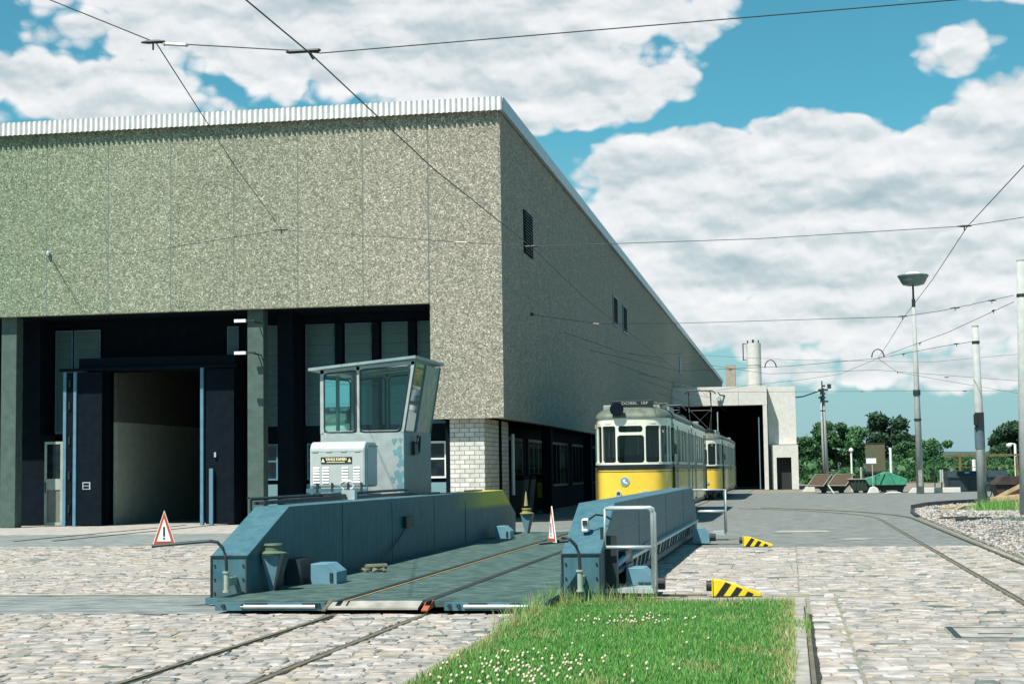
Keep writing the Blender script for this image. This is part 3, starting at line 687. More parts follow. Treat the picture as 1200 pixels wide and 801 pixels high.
hopper(-6.18, 18.85); hopper(-5.92, 36.2, True)
MB().lathe((-5.92, 36.2, .74), [(.05, 0), (.035, .12), (.015, .28), (.008, .32)], 10).build('marker_cone', mat('cone_yellow', (.36, .33, .16), .6), tt)
# loose chain / coupling on deck
MB().tube([(-6.05+.03*i, 22.3+.12*math.sin(i*1.3), .15+.02*(i % 2)) for i in range(14)], .022, 6).tube([(-5.95, 22.3, .2), (-5.7, 22.5, .2)], .04, 8).build('chain', mat('worn_chain', (.22, .22, .16), .6, .3), tt)
# cable tray and handrail on top of the left beam
MB().box(-6.98, -6.84, 20.5, 29, 1.12, 1.16).build('cable_tray', 'steel_dk', tt)
MB().tube([(-6.95, 20.3, 1.2), (-6.95, 29, 1.21)], .022, 8).tube([(-6.95, 20.3, 1.0), (-6.95, 20.3, 1.2), (-7.0, 20.3, 1.22)], .02, 6).tube([(-6.7, 20.1, 1.1), (-6.7, 20.1, 1.17), (-6.7, 23.2, 1.18)], .012, 6).build('handrail', 'steel_dk', tt)
MB().box(-7.3, -6.86, 23.5, 25.3, 1.15, 1.2).build('tray_cover', 'steel_dk', tt)
MB().tube([(-6.85+.11*math.cos(a), 24.6, 1.33+.07*math.sin(a)) for a in [R(d) for d in range(-60, 250, 30)]], .02, 6).box(-6.93, -6.72, 24.55, 24.7, 1.11, 1.26).build('lifting_eye', 'steel_gal', tt)
# service platform carrying the cab, outboard of the left beam
MB().box(-8.75, -6.765, 27.2, 33.0, 1.02, 1.10).build('platform', 'steel_dk', tt)
sp_ = MB()
for y in (27.4, 29.5, 31.8):
    sp_.prism([(-8.8, 1.02), (-6.77, 1.02), (-6.77, .5)], 1, y, y+.06)
sp_.build('platform_bracket', 'blue', tt)
# generator cabinet
gy = 27.6
cab_p = [(gy, 1.28), (gy, 1.97), (gy+.05, 2.04), (gy+.14, 2.08), (gy+.75, 2.08), (gy+.84, 2.04), (gy+.88, 1.97), (gy+.88, 1.28)]
gx0, gx1 = -8.37, -7.36
gc = MB().prism(cab_p, 0, gx0, gx1).build('generator_cabinet', mat('cabinet_white', (.44, .48, .46), .4, 0, .05, 3), tt, bevel=.04)
for x0 in (-8.30, -8.13, -7.78, -7.57):
    lv = MB()
    for k in range(6): lv.prism([(gy-.001, 1.36+.05*k), (gy-.014, 1.355+.05*k), (gy-.001, 1.385+.05*k)], 0, x0, x0+.11)
    lv.build('louvre', 'white', gc)
hgs = MB()
for x in (-8.32, -8.07, -7.80, -7.55): hgs.box(x, x+.10, gy-.012, gy-.002, 1.90, 1.93)
hgs.box(gx0+.02, gx1-.03, gy-.004, gy-.001, 1.905, 1.912); hgs.build('hinge', 'steel_gal', gc)
pl = MB().box(-8.16, -7.60, gy-.014, gy-.003, 1.70, 1.81).build('name_plate', 'black', gc)
text('lettering', 'VAHLE KAMEN', .075, mat('plate_gold', (.80, .68, .36), .5).name if False else 'gold', pl, (-7.88, gy-.018, 1.768), width=.40, bold=.002) if 'gold' in M else None
M['gold'] = mat('plate_gold', (.85, .74, .45), .5)
text('lettering', 'VAHLE KAMEN', .066, 'gold', pl, (-7.88, gy-.017, 1.768), width=.38, bold=.003)
MB().box(-8.05, -7.72, gy-.018, gy-.0145, 1.714, 1.727).build('small_print', 'gold', pl)
for x in (-8.12, -7.64): MB().prism([(x-.032, 1.72), (x+.032, 1.72), (x, 1.79)], 1, gy-.018, gy-.0145).build('triangle_mark', 'gold', pl)
cl = MB()
for x in (-8.22, -7.95, -7.66, -7.42): cl.prism([(x-.015, 1.2), (x+.02, 1.2), (x+.01, 1.36), (x-.02, 1.36)], 1, gy-.05, gy-.01)
cl.build('clamp', 'steel_dk', gc)
sr = MB(); sr.tube([(gx1+.02, gy+.05, 1.12), (gx1+.02, gy+.05, 1.95), (gx1+.02, gy+.12, 2.0), (gx1+.02, gy+.8, 2.0)], .012, 6)
sr.build('side_frame', 'blue', gc)
MB().box(gx0-.05, gx1+.05, gy-.05, gy+.9, 1.12, 1.16).box(gx0-.05, gx1+.05, gy-.04, gy, 1.19, 1.26).build('base_frame', 'blue', gc)
MB().box(gx0+.35, gx1+.02, gy-.06, gy-.045, 1.165, 1.19).build('pale_rail', 'white', gc)
# the control cab
cb = MB(); X0, X1, Y0, Y1 = -8.58, -7.0, 29.0, 31.25
zb, zs = 1.12, 2.27; zt0, zt1 = 3.46, 3.60; TO = .22   # sill height, roof height left/right, outward tilt
t_ = .04
cabm = MB()
cabm.box(X0, X1, Y0, Y0+t_, zb, zs); cabm.box(X0, X1, Y1-t_, Y1, zb, zs); cabm.box(X0, X0+t_, Y0+t_, Y1-t_, zb, zs)
cw = cabm.build('cab_body', 'cab', tt, bevel=.008)
MB().box(X1-.001, X1+.006, Y0+.004, Y1-.004, zb, zs-.002).build('cab_side_panel', mat('cab_blue_panel', (.055, .15, .19), .45, 0, .2, 1.4, col2=(.09, .19, .19)), cw)
def xr(z): return X1+TO*(z-zs)/(zt1-zs)
# blue smear of older paint at the corner of the front panel
sm = MB()
for (cx, cz, rr) in ((-7.08, 1.45, .12), (-7.05, 1.7, .09), (-7.1, 1.9, .10), (-7.06, 1.25, .10), (-7.18, 2.1, .06), (-7.06, 2.12, .045), (-7.2, 1.4, .06)):
    pts = []
    for k in range(26):
        a = 2*math.pi*k/26; r_ = rr*rnd.uniform(.78, 1.12)*(1+.28*math.sin(3*a+cz*9)+.15*math.sin(7*a+cx*30)); pts.append((min(cx+r_*math.cos(a)*.8, X1-.002), cz+r_*math.sin(a)))
    sm.add([(x, Y0-.0015-.0004*len(sm.f), z) for x, z in pts], [tuple(range(26))])
sm.build('old_paint', mat('old_blue_paint', (.15, .32, .36), .5), cw)
# window frames front (-Y) and rear: posts and rails in a sloped-top trapezoid
def face(y, name):
    f = MB(); zl = lambda x: zt0+(zt1-zt0)*(x-X0)/(X1+TO-X0)
    w = .045
    def bar(p, q, ww=w): # bar in the XZ plane
        (xa, za), (xb, zb_) = p, q; d = Vector((xb-xa, zb_-za)).normalized(); nn = Vector((-d.y, d.x))*ww/2
        f.prism([(xa+nn.x, za+nn.y), (xb+nn.x, zb_+nn.y), (xb-nn.x, zb_-nn.y), (xa-nn.x, za-nn.y)], 1, y, y+t_)
    bar((X0+.03, zs-.02), (X0+.03, zl(X0+.03)-.03), .07); bar((X0+.72, zs), (X0+.72, zl(X0+.72)-.03), .06)
    bar((X1-.03, zs-.02), (X1+TO-.03, zt1-.04), .06)
    bar((X0, zl(X0)-.06), (X1+TO, zl(X1+TO)-.06), .07)
    o = f.build(name, 'cab', tt)
    g = MB()
    g.add([(X0+.06, y+.02, zs), (X0+.70, y+.02, zs), (X0+.70, y+.02, zl(X0+.7)-.08), (X0+.06, y+.02, zl(X0)-.08)], [(0, 1, 2, 3)]); 
    g.build('window', 'glass_c', o)
    g2 = MB().add([(X0+.74, y+.02, zs), (X1-.05, y+.02, zs), (xr(3.5)-.06, y+.02, zt1-.1), (X0+.74, y+.02, zl(X0+.74)-.08)], [(0, 1, 2, 3)])
    g2.build('window', 'glass_c', o)
    # dark rubber gaskets with rounded corners
    for quad in ([(X0+.075, zs+.02), (X0+.68, zs+.02), (X0+.68, zl(X0+.68)-.1), (X0+.075, zl(X0)-.1)], [(X0+.76, zs+.02), (X1-.06, zs+.02), (X1+TO-.085, zt1-.12), (X0+.76, zl(X0+.76)-.1)]):
        path = []
        for i in range(4):
            p = Vector(quad[i]); a = Vector(quad[i-1]); b = Vector(quad[(i+1) % 4]); rr = .08
            pa = p+(a-p).normalized()*rr; pb = p+(b-p).normalized()*rr
            for k in range(5):
                s_ = k/4; path.append((pa*(1-s_)**2+p*2*s_*(1-s_)+pb*s_**2))
        path.append(path[0])
        MB().tube([(q.x, y-.004, q.y) for q in path], .016, 6, False).build('gasket', 'steel_dk', o)
    return o
face(Y0, 'cab_front'); face(Y1-t_, 'cab_rear')
# slanted side facing the deck (+X): frame and two panes
sf = MB()
for y in (Y0+.06, Y0+.95, Y1-.06): sf.tube([(X1-.01, y, zs), (X1+TO-.01, y, zt1-.04)], .03, 6)
sf.tube([(X1-.01, Y0+.03, zs), (X1-.01, Y1-.03, zs)], .03, 6)
sfo = sf.build('cab_windscreen_frame', 'blue', tt)
MB().add([(X1-.01, Y0+.08, zs), (X1-.01, Y0+.93, zs), (X1+TO-.01, Y0+.93, zt1-.05), (X1+TO-.01, Y0+.08, zt1-.05)], [(0,1,2,3)]).build('window', 'glass_c', sfo)
# opened / yellowed far pane, pale film on it
MB().add([(X1+.0, Y0+1.0, zs), (X1+.0, Y1-.08, zs), (X1+TO, Y1-.08, zt1-.05), (X1+TO, Y0+1.0, zt1-.05)], [(0,1,2,3)]).build('window', mat('frosted_pane', (.24, .36, .27), .25, 0, .3, 1.0, col2=(.10, .22, .20)), sfo)
lf = MB()
for y in (Y0+.06, Y0+1.1, Y1-.06): lf.box(X0, X0+.05, y-.03, y+.03, zs, zt0-.05)
lfo = lf.build('cab_left_frame', 'cab', tt)
MB().add([(X0+.02, Y0+.08, zs), (X0+.02, Y1-.08, zs), (X0+.02, Y1-.08, zt0-.08), (X0+.02, Y0+.08, zt0-.08)], [(0,1,2,3)]).build('window', 'glass_c', lfo)
rx0, rx1 = X0-.20, X1+TO+.03
zr = lambda x: zt0-.02+(zt1-zt0+.03)*(x-X0)/(X1+TO-X0)
MB().add([(rx0, Y0-.12, zr(rx0)), (rx1, Y0-.06, zr(rx1)), (rx1+.02, Y1+.1, zr(rx1)), (rx0, Y1+.1, zr(rx0)), (rx0, Y0-.12, zr(rx0)+.05), (rx1, Y0-.06, zr(rx1)+.05), (rx1+.02, Y1+.1, zr(rx1)+.05), (rx0, Y1+.1, zr(rx0)+.05)],
   [(0,3,2,1),(4,5,6,7),(0,1,5,4),(1,2,6,5),(2,3,7,6),(3,0,4,7)]).build('cab_roof', mat('cab_roof_paint', (.26, .36, .36), .5), tt)
# inside: control desk and seat
ds = MB().box(-7.45, -7.06, 29.6, 30.7, 1.2, 2.1).build('control_desk', 'steel_dk', tt, bevel=.02)
st = MB().box(-8.1, -7.7, 29.9, 30.35, 1.75, 1.83).tube([(-7.9, 30.1, 1.12), (-7.9, 30.1, 1.75)], .04).box(-8.12, -8.06, 29.9, 30.35, 1.85, 2.4).build('operator_seat', 'black', tt, bevel=.02)
MB().tube([(-6.93, 29.7, 2.05), (-6.9, 29.7, 2.2), (-6.9, 29.9, 2.2), (-6.93, 29.95, 1.9)], .02, 6).box(-6.99, -6.93, 29.6, 29.95, 1.85, 2.1).build('cab_lamp_bracket', 'steel_dk', tt)
box('top_fitting', 'black', tt, -6.74, -6.55, 29.0, 30.0, 1.112, 1.15); box('top_fitting', 'black', tt, -6.7, -6.5, 33.0, 34.0, 1.112, 1.14)
# warning triangles on bent arms at the front of both beams
def warn(xc, xp, facing):
    # holder pipe on the beam face and a bent arm
    ar = MB().tube([(xp, 17.98, .22), (xp, 17.98, .42), (xp-.005, 17.97, .58), (xp-.04, 17.96, .68), (xp-.10, 17.95, .745), (xp-.18, 17.93, .76), (xc+.18, 17.9, .735), (xc-.14, 17.86, .71)], .019, 8).build('warning_arm', 'steel_dk', tt)
    hp = MB().tube([(xp, 17.98, .17), (xp, 17.98, .40)], .032, 12).tube([(xp, 17.98, .39), (xp, 17.98, .41)], .045, 12).tube([(xp, 17.98, .17), (xp, 17.98, .19)], .045, 12).box(xp-.02, xp+.02, 17.98, 18.29, .24, .33).build('arm_socket', mat('arm_socket_paint', (.35, .40, .32), .5), ar)
    mt = Matrix.Translation((xc, 17.885, .72)) @ Matrix.Rotation(facing, 4, 'Z')
    def tri(s, y0, y1, name, m_, dz=0, par=None, h=None):
        h = h or s*1.55
        o = MB().prism([(-s, dz), (s, dz), (0, dz+h)], 1, y0, y1).build(name, m_, par)
        return o
    bk = tri(.135, -.002, .008, 'warning_sign', 'white', 0, tt, .40)
    bk.matrix_local = mt
    rd = tri(.122, -.006, -.002, 'red_border', 'red', .012, bk, .37)
    wh = tri(.083, -.010, -.006, 'white_field', 'white', .042, bk, .262)
    MB().box(-.010, .010, -.013, -.010, .10, .21).box(-.010, .010, -.013, -.010, .065, .085).build('exclamation_mark', 'black', bk)
warn(-7.17, -6.45, R(10)); warn(-2.64, -2.345, R(-62))
# socket outlet with cable on the right beam's slanted end
so_ = MB().box(-2.43, -2.35, 18.82, 18.97, .79, .95).build('socket_outlet', 'white', tt, bevel=.02)
MB().box(-2.415, -2.365, 18.80, 18.86, .87, .93).build('outlet_cap', 'brown', so_)
MB().tube([(-2.36, 18.9, .93), (-2.28, 19.0, .99), (-2.18, 19.1, .97), (-2.12, 19.15, .93)], .012, 6).build('cable', 'rubber', so_)
# walkway steps with tubular railings, near and far
def gang(y, near=True):
    g = MB()
    if near:
        x0, x1 = -2.2, -1.6
        g.box(x0, x1, y-.3, y+.25, .10, .15)
    else: x0, x1 = -1.95, -1.43; g.box(x0+.25, x1, y-.2, y+.3, .10, .18)
    o = g.build('step_grating', 'steel_gal', tt)
    r_ = MB()
    if near:
        for yy in (y-.28, y+.1):
            r_.tube([(x1+.0, yy, .12), (x1, yy, 1.0), (x1-.015, yy, 1.05), (x1-.05, yy, 1.065), (x0+.06, yy, 1.065)], .021, 8)
        r_.tube([(x1, y-.28, .62), (x0+.06, y-.28, .62)], .021, 8)
        r_.tube([(x1, y-.28, .62), (x1, y+.1, .62)], .021, 8)
        r_.tube([(x0+.06, y-.28, 1.065), (x0+.05, y-.28, .6)], .015, 6)
    else:
        r_.tube([(x1, y-.2, .15), (x1, y-.2, 1.065), (x0-.15, y-.2, 1.065)], .024, 8)
        r_.tube([(x1, y-.2, .60), (x0-.1, y-.2, .60)], .024, 8); r_.tube([(x1, y+.3, .60), (x0-.1, y+.3, .60)], .024, 8)
        r_.tube([(x1, y+.3, .15), (x1, y+.3, 1.065)], .024, 8)
    r_.build('railing', 'steel_gal', o, smooth=True)
gang(19.0); gang(35.2, False)
# rail guard and brackets low on the right beam's outer face
rg = MB().box(-2.148, -2.05, 21.0, 36, .36, .40).build('lower_ledge', 'steel_gal', tt)
for k in range(22): MB().prism([(-2.148, .36), (-2.07, .36), (-2.10, .2), (-2.148, .14)], 1, 21.2+k*.66, 21.2+k*.66+.10+.12*(k%3==1)).build('rib', 'blue', rg)
MB().box(-2.148, -2.02, 19.0, 20.8, .30, .34).box(-2.148, -2.06, 20.2, 21.0, .1, .5).box(-2.148, -2.02, 18.8, 18.95, .1, .75).build('undergear', 'steel_dk', tt)
MB().box(-2.148, -2.125, 23.6, 24.6, .40, .44).tube([(-2.1, 19.4, .36), (-2.08, 20.6, .44)], .04, 8).build('lever', 'blue_lt', tt)
MB().box(-2.595, -2.2, 18.6, 36.8, .02, .05).build('underframe', 'steel_dk', tt)
# lamp-like post at the corner of the right beam
MB().box(-2.20, -2.14, 18.72, 18.78, .1, .85).build('corner_post', 'steel_dk', tt)

# buffer stops (yellow/black wedges)
def stop(y, lab):
    t = thing('buffer_stop', lab, 'buffer stop', 'wedge stops at the ends of the cross rails')
    x0, x1 = -.96, -.40
    b = MB().prism([(x0, 0), (x1, 0), (x1, .035), (x0+.11, .185), (x0, .19)], 1, y-.09, y+.09).build('wedge', 'yellow', t, bevel=.004)
    def zt(x): return .185 if x < x0+.11 else .185-(x-x0-.11)/(x1-x0-.11)*.15
    st = MB()
    for xa in (x0+.03, x0+.20, x0+.37):
        pts = []
        w = .085; sh = .16
        lo = [(xa, .002), (xa+w, .002)]
        def clip(x, z): return (x, min(z, zt(min(max(x, x0), x1))-.002))
        # slanted stripe climbing to the right, clipped by the wedge outline
        zz1 = None
        for k in range(9):
            z = .002+k/8*.22; x = xa+sh*(z/.22)
            if z < zt(min(max(x, x0), x1))-.003 and x < x1-.005: pts.append((x, z))
        r_ = []
        for k in range(9):
            z = .002+k/8*.22; x = xa+w+sh*(z/.22)
            if x < x1-.005 and z < zt(x)-.003: r_.append((x, z))
        poly = pts+r_[::-1]
        if len(poly) > 2: st.prism(poly, 1, y-.094, y-.0905)
    st.build('stripe', 'black', b)
    MB().tube([(x0, y, .115), (x0-.08, y, .115)], .062, 14).build('rubber_buffer', 'rubber', t)
    MB().box(x0-.001-.0, x0-.012, y-.11, y+.11, 0, .2).build('end_plate', 'yellow', t)
    return t
stop(19.6, 'yellow and black striped buffer stop beside the grass bed')
stop(32.0, 'yellow and black striped buffer stop farther back on the asphalt edge')
#@@TRAM
# ------------------------------------------------------------------ trams
def half_outline(L, hw=1.1):
    # plan outline of one car half: rounded cab at y=0, blunt end at y=L ; closed loop starting at rear left, going round the front
    fr = [(-hw, 1.9), (-hw*.985, 1.35), (-hw*.94, .80), (-hw*.84, .36), (-hw*.68, .12), (-hw*.45, .03), (-.25, .0)]
    pts = [(-hw, L)]+fr+[(0, -.005)]+[(-x, y) for x, y in fr[::-1]]+[(hw, L)]
    return pts
class Surf:
    def __init__(s, pts):
        s.p = [Vector(p) for p in pts]; s.L = [0]
        for a, b in zip(s.p, s.p[1:]): s.L.append(s.L[-1]+(b-a).length)
        s.n = []
        for i in range(len(pts)):
            a = s.p[max(i-1, 0)]; b = s.p[min(i+1, len(pts)-1)]; d = (b-a).normalized(); s.n.append(Vector((d.y, -d.x)))
        s.len = s.L[-1]
    def at(s, u, off=0):
        u = min(max(u, 0), s.len); i = 0
        while i < len(s.L)-2 and s.L[i+1] < u: i += 1
        t = (u-s.L[i])/(s.L[i+1]-s.L[i]); p = s.p[i].lerp(s.p[i+1], t); n = s.n[i].lerp(s.n[i+1], t).normalized()
        return p+n*off
    def s_of_y(s, y, right=True): # arc position on the right-hand side for a given y
        return s.len-(s.p[-1].y-y) if right else s.p[0].y-y
    def strip(s, mb, u0, u1, z0, z1, off, th=.02):
        us = [u0]+[l for l in s.L if u0+1e-4 < l < u1-1e-4]+[u1]
        o = [s.at(u, off) for u in us]; i_ = [s.at(u, off-th) for u in us]; n = len(us)
        vs = [(p.x, p.y, z) for z in (z0, z1) for p in o]+[(p.x, p.y, z) for z in (z0, z1) for p in i_]
        fs = [(k, k+1, n+k+1, n+k) for k in range(n-1)]+[(n+k, n+k+1, 3*n+k+1, 3*n+k) for k in range(n-1)]+[(2*n+k, k, k+1, 2*n+k+1)[::1] for k in range(n-1)]
        fs += [(0, n, 3*n, 2*n), (n-1, 2*n-1, 4*n-1, 3*n-1)]
        mb.add(vs, fs)
    def ring(s, mb, a, b, z0, z1, wa, wb, wz0, wz1, r, off):
        # panel [a,b]x[z0,z1] with a rounded window hole
        def peri(a, b, z0, z1, r, k=5, m=5):
            out = []
            cs = [((b-r, z1-r), 0), ((a+r, z1-r), 90), ((a+r, z0+r), 180), ((b-r, z0+r), 270)]
            for (cx, cz), st in cs:
                for q in range(k): t = R(st+90*q/(k-1)); out.append((cx+r*math.cos(t), cz+r*math.sin(t)))
            return out
        inn = peri(wa, wb, wz0, wz1, r); outp = []
        cxx, czz = (wa+wb)/2, (wz0+wz1)/2; corners = [(b, z1), (a, z1), (a, z0), (b, z0)]
        for idx, (x, z) in enumerate(inn):
            c = corners[idx//5]; q = idx % 5
            if q < 2: outp.append((c[0], z) if idx//5 in (0, 2) else (x, c[1]))
            elif q == 2: outp.append(c)
            else: outp.append((x, c[1]) if idx//5 in (0, 2) else (c[0], z))
        N = len(inn); vs = []
        for (u, z) in inn: p = s.at(u, off); vs.append((p.x, p.y, z))
        for (u, z) in outp: p = s.at(u, off); vs.append((p.x, p.y, z))
        for (u, z) in inn: p = s.at(u, off-.03); vs.append((p.x, p.y, z))
        mb.add(vs, [(k, (k+1) % N, N+(k+1) % N, N+k) for k in range(N)]+[(2*N+k, 2*N+(k+1) % N, (k+1) % N, k) for k in range(N)])
def subdiv(pts, step):
    out = []
    for a, b in zip(pts, pts[1:]):
        a, b = Vector(a), Vector(b); k = max(1, int((b-a).length/step))
        for i in range(k): out.append(tuple(a.lerp(b, i/k)))
    out.append(pts[-1]); return out
def tram(name, label, y0, number, dest=True):
    T = thing(name, label, 'tram', 'trams parked beside the hall')
    LH = 9.6; hw = 1.1
    def place(o, flip, yb):
        o.location = (-4.4, yb, 0)
        if flip: o.rotation_euler = (0, 0, math.pi)
    for half in (0, 1):
        flip = half == 1; yb = y0 if not flip else y0+2*LH+.7
        base = half_outline(LH, hw)
        # smoother front
        sm_ = []
        P_ = [Vector(p) for p in base]
        for i in range(len(P_)-1):
            p0 = P_[max(i-1, 0)]; p1 = P_[i]; p2 = P_[i+1]; p3 = P_[min(i+2, len(P_)-1)]
            if i in (0, len(P_)-2): sm_ += [tuple(p1)]; continue
            for k in range(4):
                t = k/4; sm_.append(tuple(.5*((2*p1)+(p2-p0)*t+(2*p0-5*p1+4*p2-p3)*t*t+(3*p1-p0-3*p2+p3)*t**3)))
        sm_.append(base[-1])
        sf = Surf(sm_); L = sf.len; c = L/2
        sr = lambda y: sf.s_of_y(y, True); sl = lambda y: sf.s_of_y(y, False)
        def B(mb, nm, mt, par=T, **k):
            o = mb.build(nm, mt, par, **k)
            if par is T: place(o, flip, yb)
            return o
        doors = [(2.0, 3.3), (7.4, 8.7)]   # y ranges on the right side
        lo = MB(); segs = [0]+[v for y in doors for v in (sr(y[0]), sr(y[1]))]+[L]
        if flip: segs = [0]+[v for y in doors[::-1] for v in (sl(y[1]), sl(y[0]))]+[L]
        for a, b in zip(segs[0::2], segs[1::2]): sf.strip(lo, a, b, .50, 1.52, 0)
        B(lo, 'lower_body', 'tram_y')
        be = MB(); sf.strip(be, 0, L, 1.52, 1.66, .012); B(be, 'belt_line', 'tram_k')
        tr = MB(); sf.strip(tr, 0, L, 1.46, 1.475, .008); B(tr, 'trim_line', 'brown')
        ug = MB(); sf.strip(ug, 0, L, .38, .50, -.06); B(ug, 'skirt', 'tram_k')
        co2 = MB(); sf.strip(co2, 0, L, 2.80, 2.98, 0); B(co2, 'cornice', 'tram_c')
        # interior core, so glass does not show emptiness
        gl = MB(); sf.strip(gl, 0, L, 1.62, 2.82, -.03, .004); glo = B(gl, 'window', 'glass_w')
        fr = MB()
        z0, z1 = 1.66, 2.80
        # front: centre window with small arched one above, two side panes, corner panes
        sf.ring(fr, c-.40, c+.40, z0, 2.52, c-.378, c+.378, 1.71, 2.48, .09, .002)
        sf.ring(fr, c-.40, c+.40, 2.52, z1, c-.34, c+.34, 2.56, 2.74, .07, .002)
        for sgn in (-1, 1):
            for (a, b) in ((.40, .86), (.86, 1.30), (1.30, 1.62)):
                a_, b_ = sorted((c+sgn*a, c+sgn*b)); sf.ring(fr, a_, b_, z0, z1, a_+.022, b_-.022, 1.72, 2.74, .06, .002)
        # sides
        def side(right):
            u = (lambda y: sr(y)) if right else (lambda y: sl(y))
            ends = sorted((c+1.62, u(LH)) if right else (u(LH), c-1.62))
            dd = doors if (right != flip) else []
            ivs = []
            ys = []
            ystart = 1.0
            cuts = sorted([sorted((u(d[0]), u(d[1]))) for d in dd])
            cur = ends[0]
            spans_ = []
            for d0, d1 in cuts: spans_.append((cur, d0)); cur = d1
            spans_.append((cur, ends[1]))
            for a, b in spans_:
                fr = MB()
                if b-a < .25:
                    sf.strip(fr, a, b, z0, z1, .002); B(fr, 'window_frame', 'tram_c'); continue
                k = max(1, round((b-a)/1.25)); w = (b-a)/k
                for i in range(k):
                    m_ = min(.07, w*.2); sf.ring(fr, a+i*w, a+(i+1)*w, z0, z1, a+i*w+m_, a+(i+1)*w-m_, 1.74, 2.70, .06, .002)
                B(fr, 'window_frame', 'tram_c')
            for d0, d1 in cuts:
                dm = MB(); k = 2; w = (d1-d0)/k
                for i in range(k):
                    sf.ring(dm, d0+i*w, d0+(i+1)*w, .55, z1, d0+i*w+.07, d0+(i+1)*w-.07, .8, 2.68, .05, -.015)
                do = B(dm, 'door', 'tram_c')
                pm = MB(); sf.strip(pm, d0, d1, .6, 2.78, -.05, .004); pm.build('pane', 'glass_w', do)
        B(fr, 'windscreen_frame', 'tram_c')
        side(True); side(False)
        # roof shell
        rf = MB(); ring_ = sm_
        def lay(z, k, dy):
            out = []
            for (x, y) in ring_:
                yy = y+dy*max(0, 1-y/1.5) if y < 1.5 else y
                out.append((x*k, yy, z))
            return out
        lays = [lay(2.96, 1.03, -.03), lay(3.02, 1.03, -.03), lay(3.10, .985, .04), (lay(3.18, .90, .16)), lay(3.25, .76, .34), lay(3.30, .55, .60), lay(3.33, .28, .9), lay(3.34, .02, 1.2)]
        N = len(ring_); vs = [p for l in lays for p in l]
        rf.add(vs, [(j*N+i, j*N+i+1, (j+1)*N+i+1, (j+1)*N+i) for j in range(len(lays)-1) for i in range(N-1)])
        ro = B(rf, 'roof', 'tram_r', smooth=True)
        # end wall
        B(MB().box(-hw+.01, hw-.01, LH-.03, LH-.005, .5, 3.05), 'end_wall', 'tram_c')
        B(MB().box(-hw+.05, hw-.05, .6, LH-.1, .42, .56), 'floor', 'tram_k')
        # interior seen through the panes: seats, grab poles, driver's desk, ceiling, dado
        B(MB().box(-.98, .98, .5, LH-.1, 2.84, 2.88), 'ceiling', 'int_hi')
        dado = MB(); sf.strip(dado, 0, L, .5, 1.60, -.045, .01); B(dado, 'inner_lining', 'int_hi')
        B(MB().box(-.60, .35, .42, .78, 1.1, 1.75), 'driver_desk', 'steel_dk')
        B(MB().box(-.35, .15, 1.15, 1.6, 1.15, 1.25).box(-.35, .15, 1.55, 1.62, 1.25, 1.95), 'driver_seat', 'brown')
        for q in range(7):
            yy = 2.3+q*.95
            for xx in (-.95, .12): B(MB().box(xx, xx+.82, yy, yy+.42, .95, 1.02).box(xx, xx+.82, yy+.40, yy+.46, 1.02, 1.90), 'seat', mat('seat_leather', (.16, .09, .04), .6) if 'sea' not in M else 'sea'); M['sea'] = bpy.data.materials['seat_leather']
            if q % 2 == 0: B(MB().tube([(.0, yy, .6), (.0, yy, 2.84)], .02, 8), 'grab_pole', 'steel_gal')
        # roof equipment
        for (xa, xb, ya, yb2, zz) in ((.30, .78, 1.3, 3.6, 3.42), (-.85, -.52, .9, 1.5, 3.36), (.15, .7, 5.4, 7.4, 3.46)):
            B(MB().box(xa, xb, ya, yb2, 3.14, zz), 'roof_box', mat('roof_box_grey', (.26, .33, .30), .5) if 'rbx' not in M else 'rbx', bevel=.02)
            if 'rbx' not in M: M['rbx'] = bpy.data.materials['roof_box_grey']
        # bogie with wheels
        bg = B(MB().box(-.75, .75, 1.7, 3.7, .35, .48), 'bogie', 'steel_dk')
        for yy in (1.95, 3.45):
            for s_ in (-1, 1): MB().tube([(s_*.46, yy, .33), (s_*.60, yy, .33)], .33, 20).build('wheel', 'rail', bg)
        bg = B(MB().box(-.75, .75, 8.1, 9.1, .35, .48), 'bogie', 'steel_dk')
        for s_ in (-1, 1): MB().tube([(s_*.46, 8.6, .33), (s_*.60, 8.6, .33)], .33, 20).build('wheel', 'rail', bg)
        # lamps
        for s_, xx in ((-1, -.36), (1, .36)):
            B(MB().tube([(xx, .04, .86), (xx, -.03, .86)], .085, 14), 'headlight', 'steel_gal')
        if not flip:
            em = B(MB().tube([(-.18, .01, 1.20), (-.18, -.025, 1.20)], .13, 24), 'emblem', 'steel_gal')
            MB().tube([(-.18, -.026, 1.20), (-.18, -.03, 1.20)], .105, 24).build('emblem_field', 'blue_lt', em)
            MB().prism([(-.25, 1.22), (-.20, 1.27), (-.15, 1.24), (-.19, 1.20), (-.12, 1.17), (-.10, 1.12), (-.15, 1.14), (-.22, 1.17)], 1, -.036, -.031).build('emblem_figure', 'white', em)
            tx = text('number', number, .15, 'brown', T, (-4.4-.64, y0+.10, .87)); tx.rotation_euler = (math.pi/2, 0, R(-14))
            B(MB().tube([(-.36, -.03, .86), (-.36, -.032, .86)], .05, 12), 'lamp_lens', 'brown')
            ds_ = B(MB().box(-.55, .60, .42, .62, 3.22, 3.46), 'destination_sign', 'black', bevel=.01)
            if dest:
                tx = text('sign_text', 'DOBEL  1EF', .11, 'steel_gal', ds_, (.10, .405, 3.38), width=.74, bold=.0)
                dc = B(MB().tube([(-.36, -.16, 3.20), (-.36, -.08, 3.20)], .19, 28).box(-.40, -.32, -.08, .3, 3.1, 3.16), 'line_disc', 'gate')
                B(MB().box(-.42, .72, .70, 1.1, 3.36, 3.42).box(.72, 1.0, .9, 1.6, 3.36, 3.4), 'roof_tray', 'tram_r')
            mr = B(MB().box(1.16, 1.24, .75, .80, 1.95, 2.2).tube([(1.08, .85, 2.25), (1.2, .78, 2.22)], .012, 6), 'mirror', 'black')
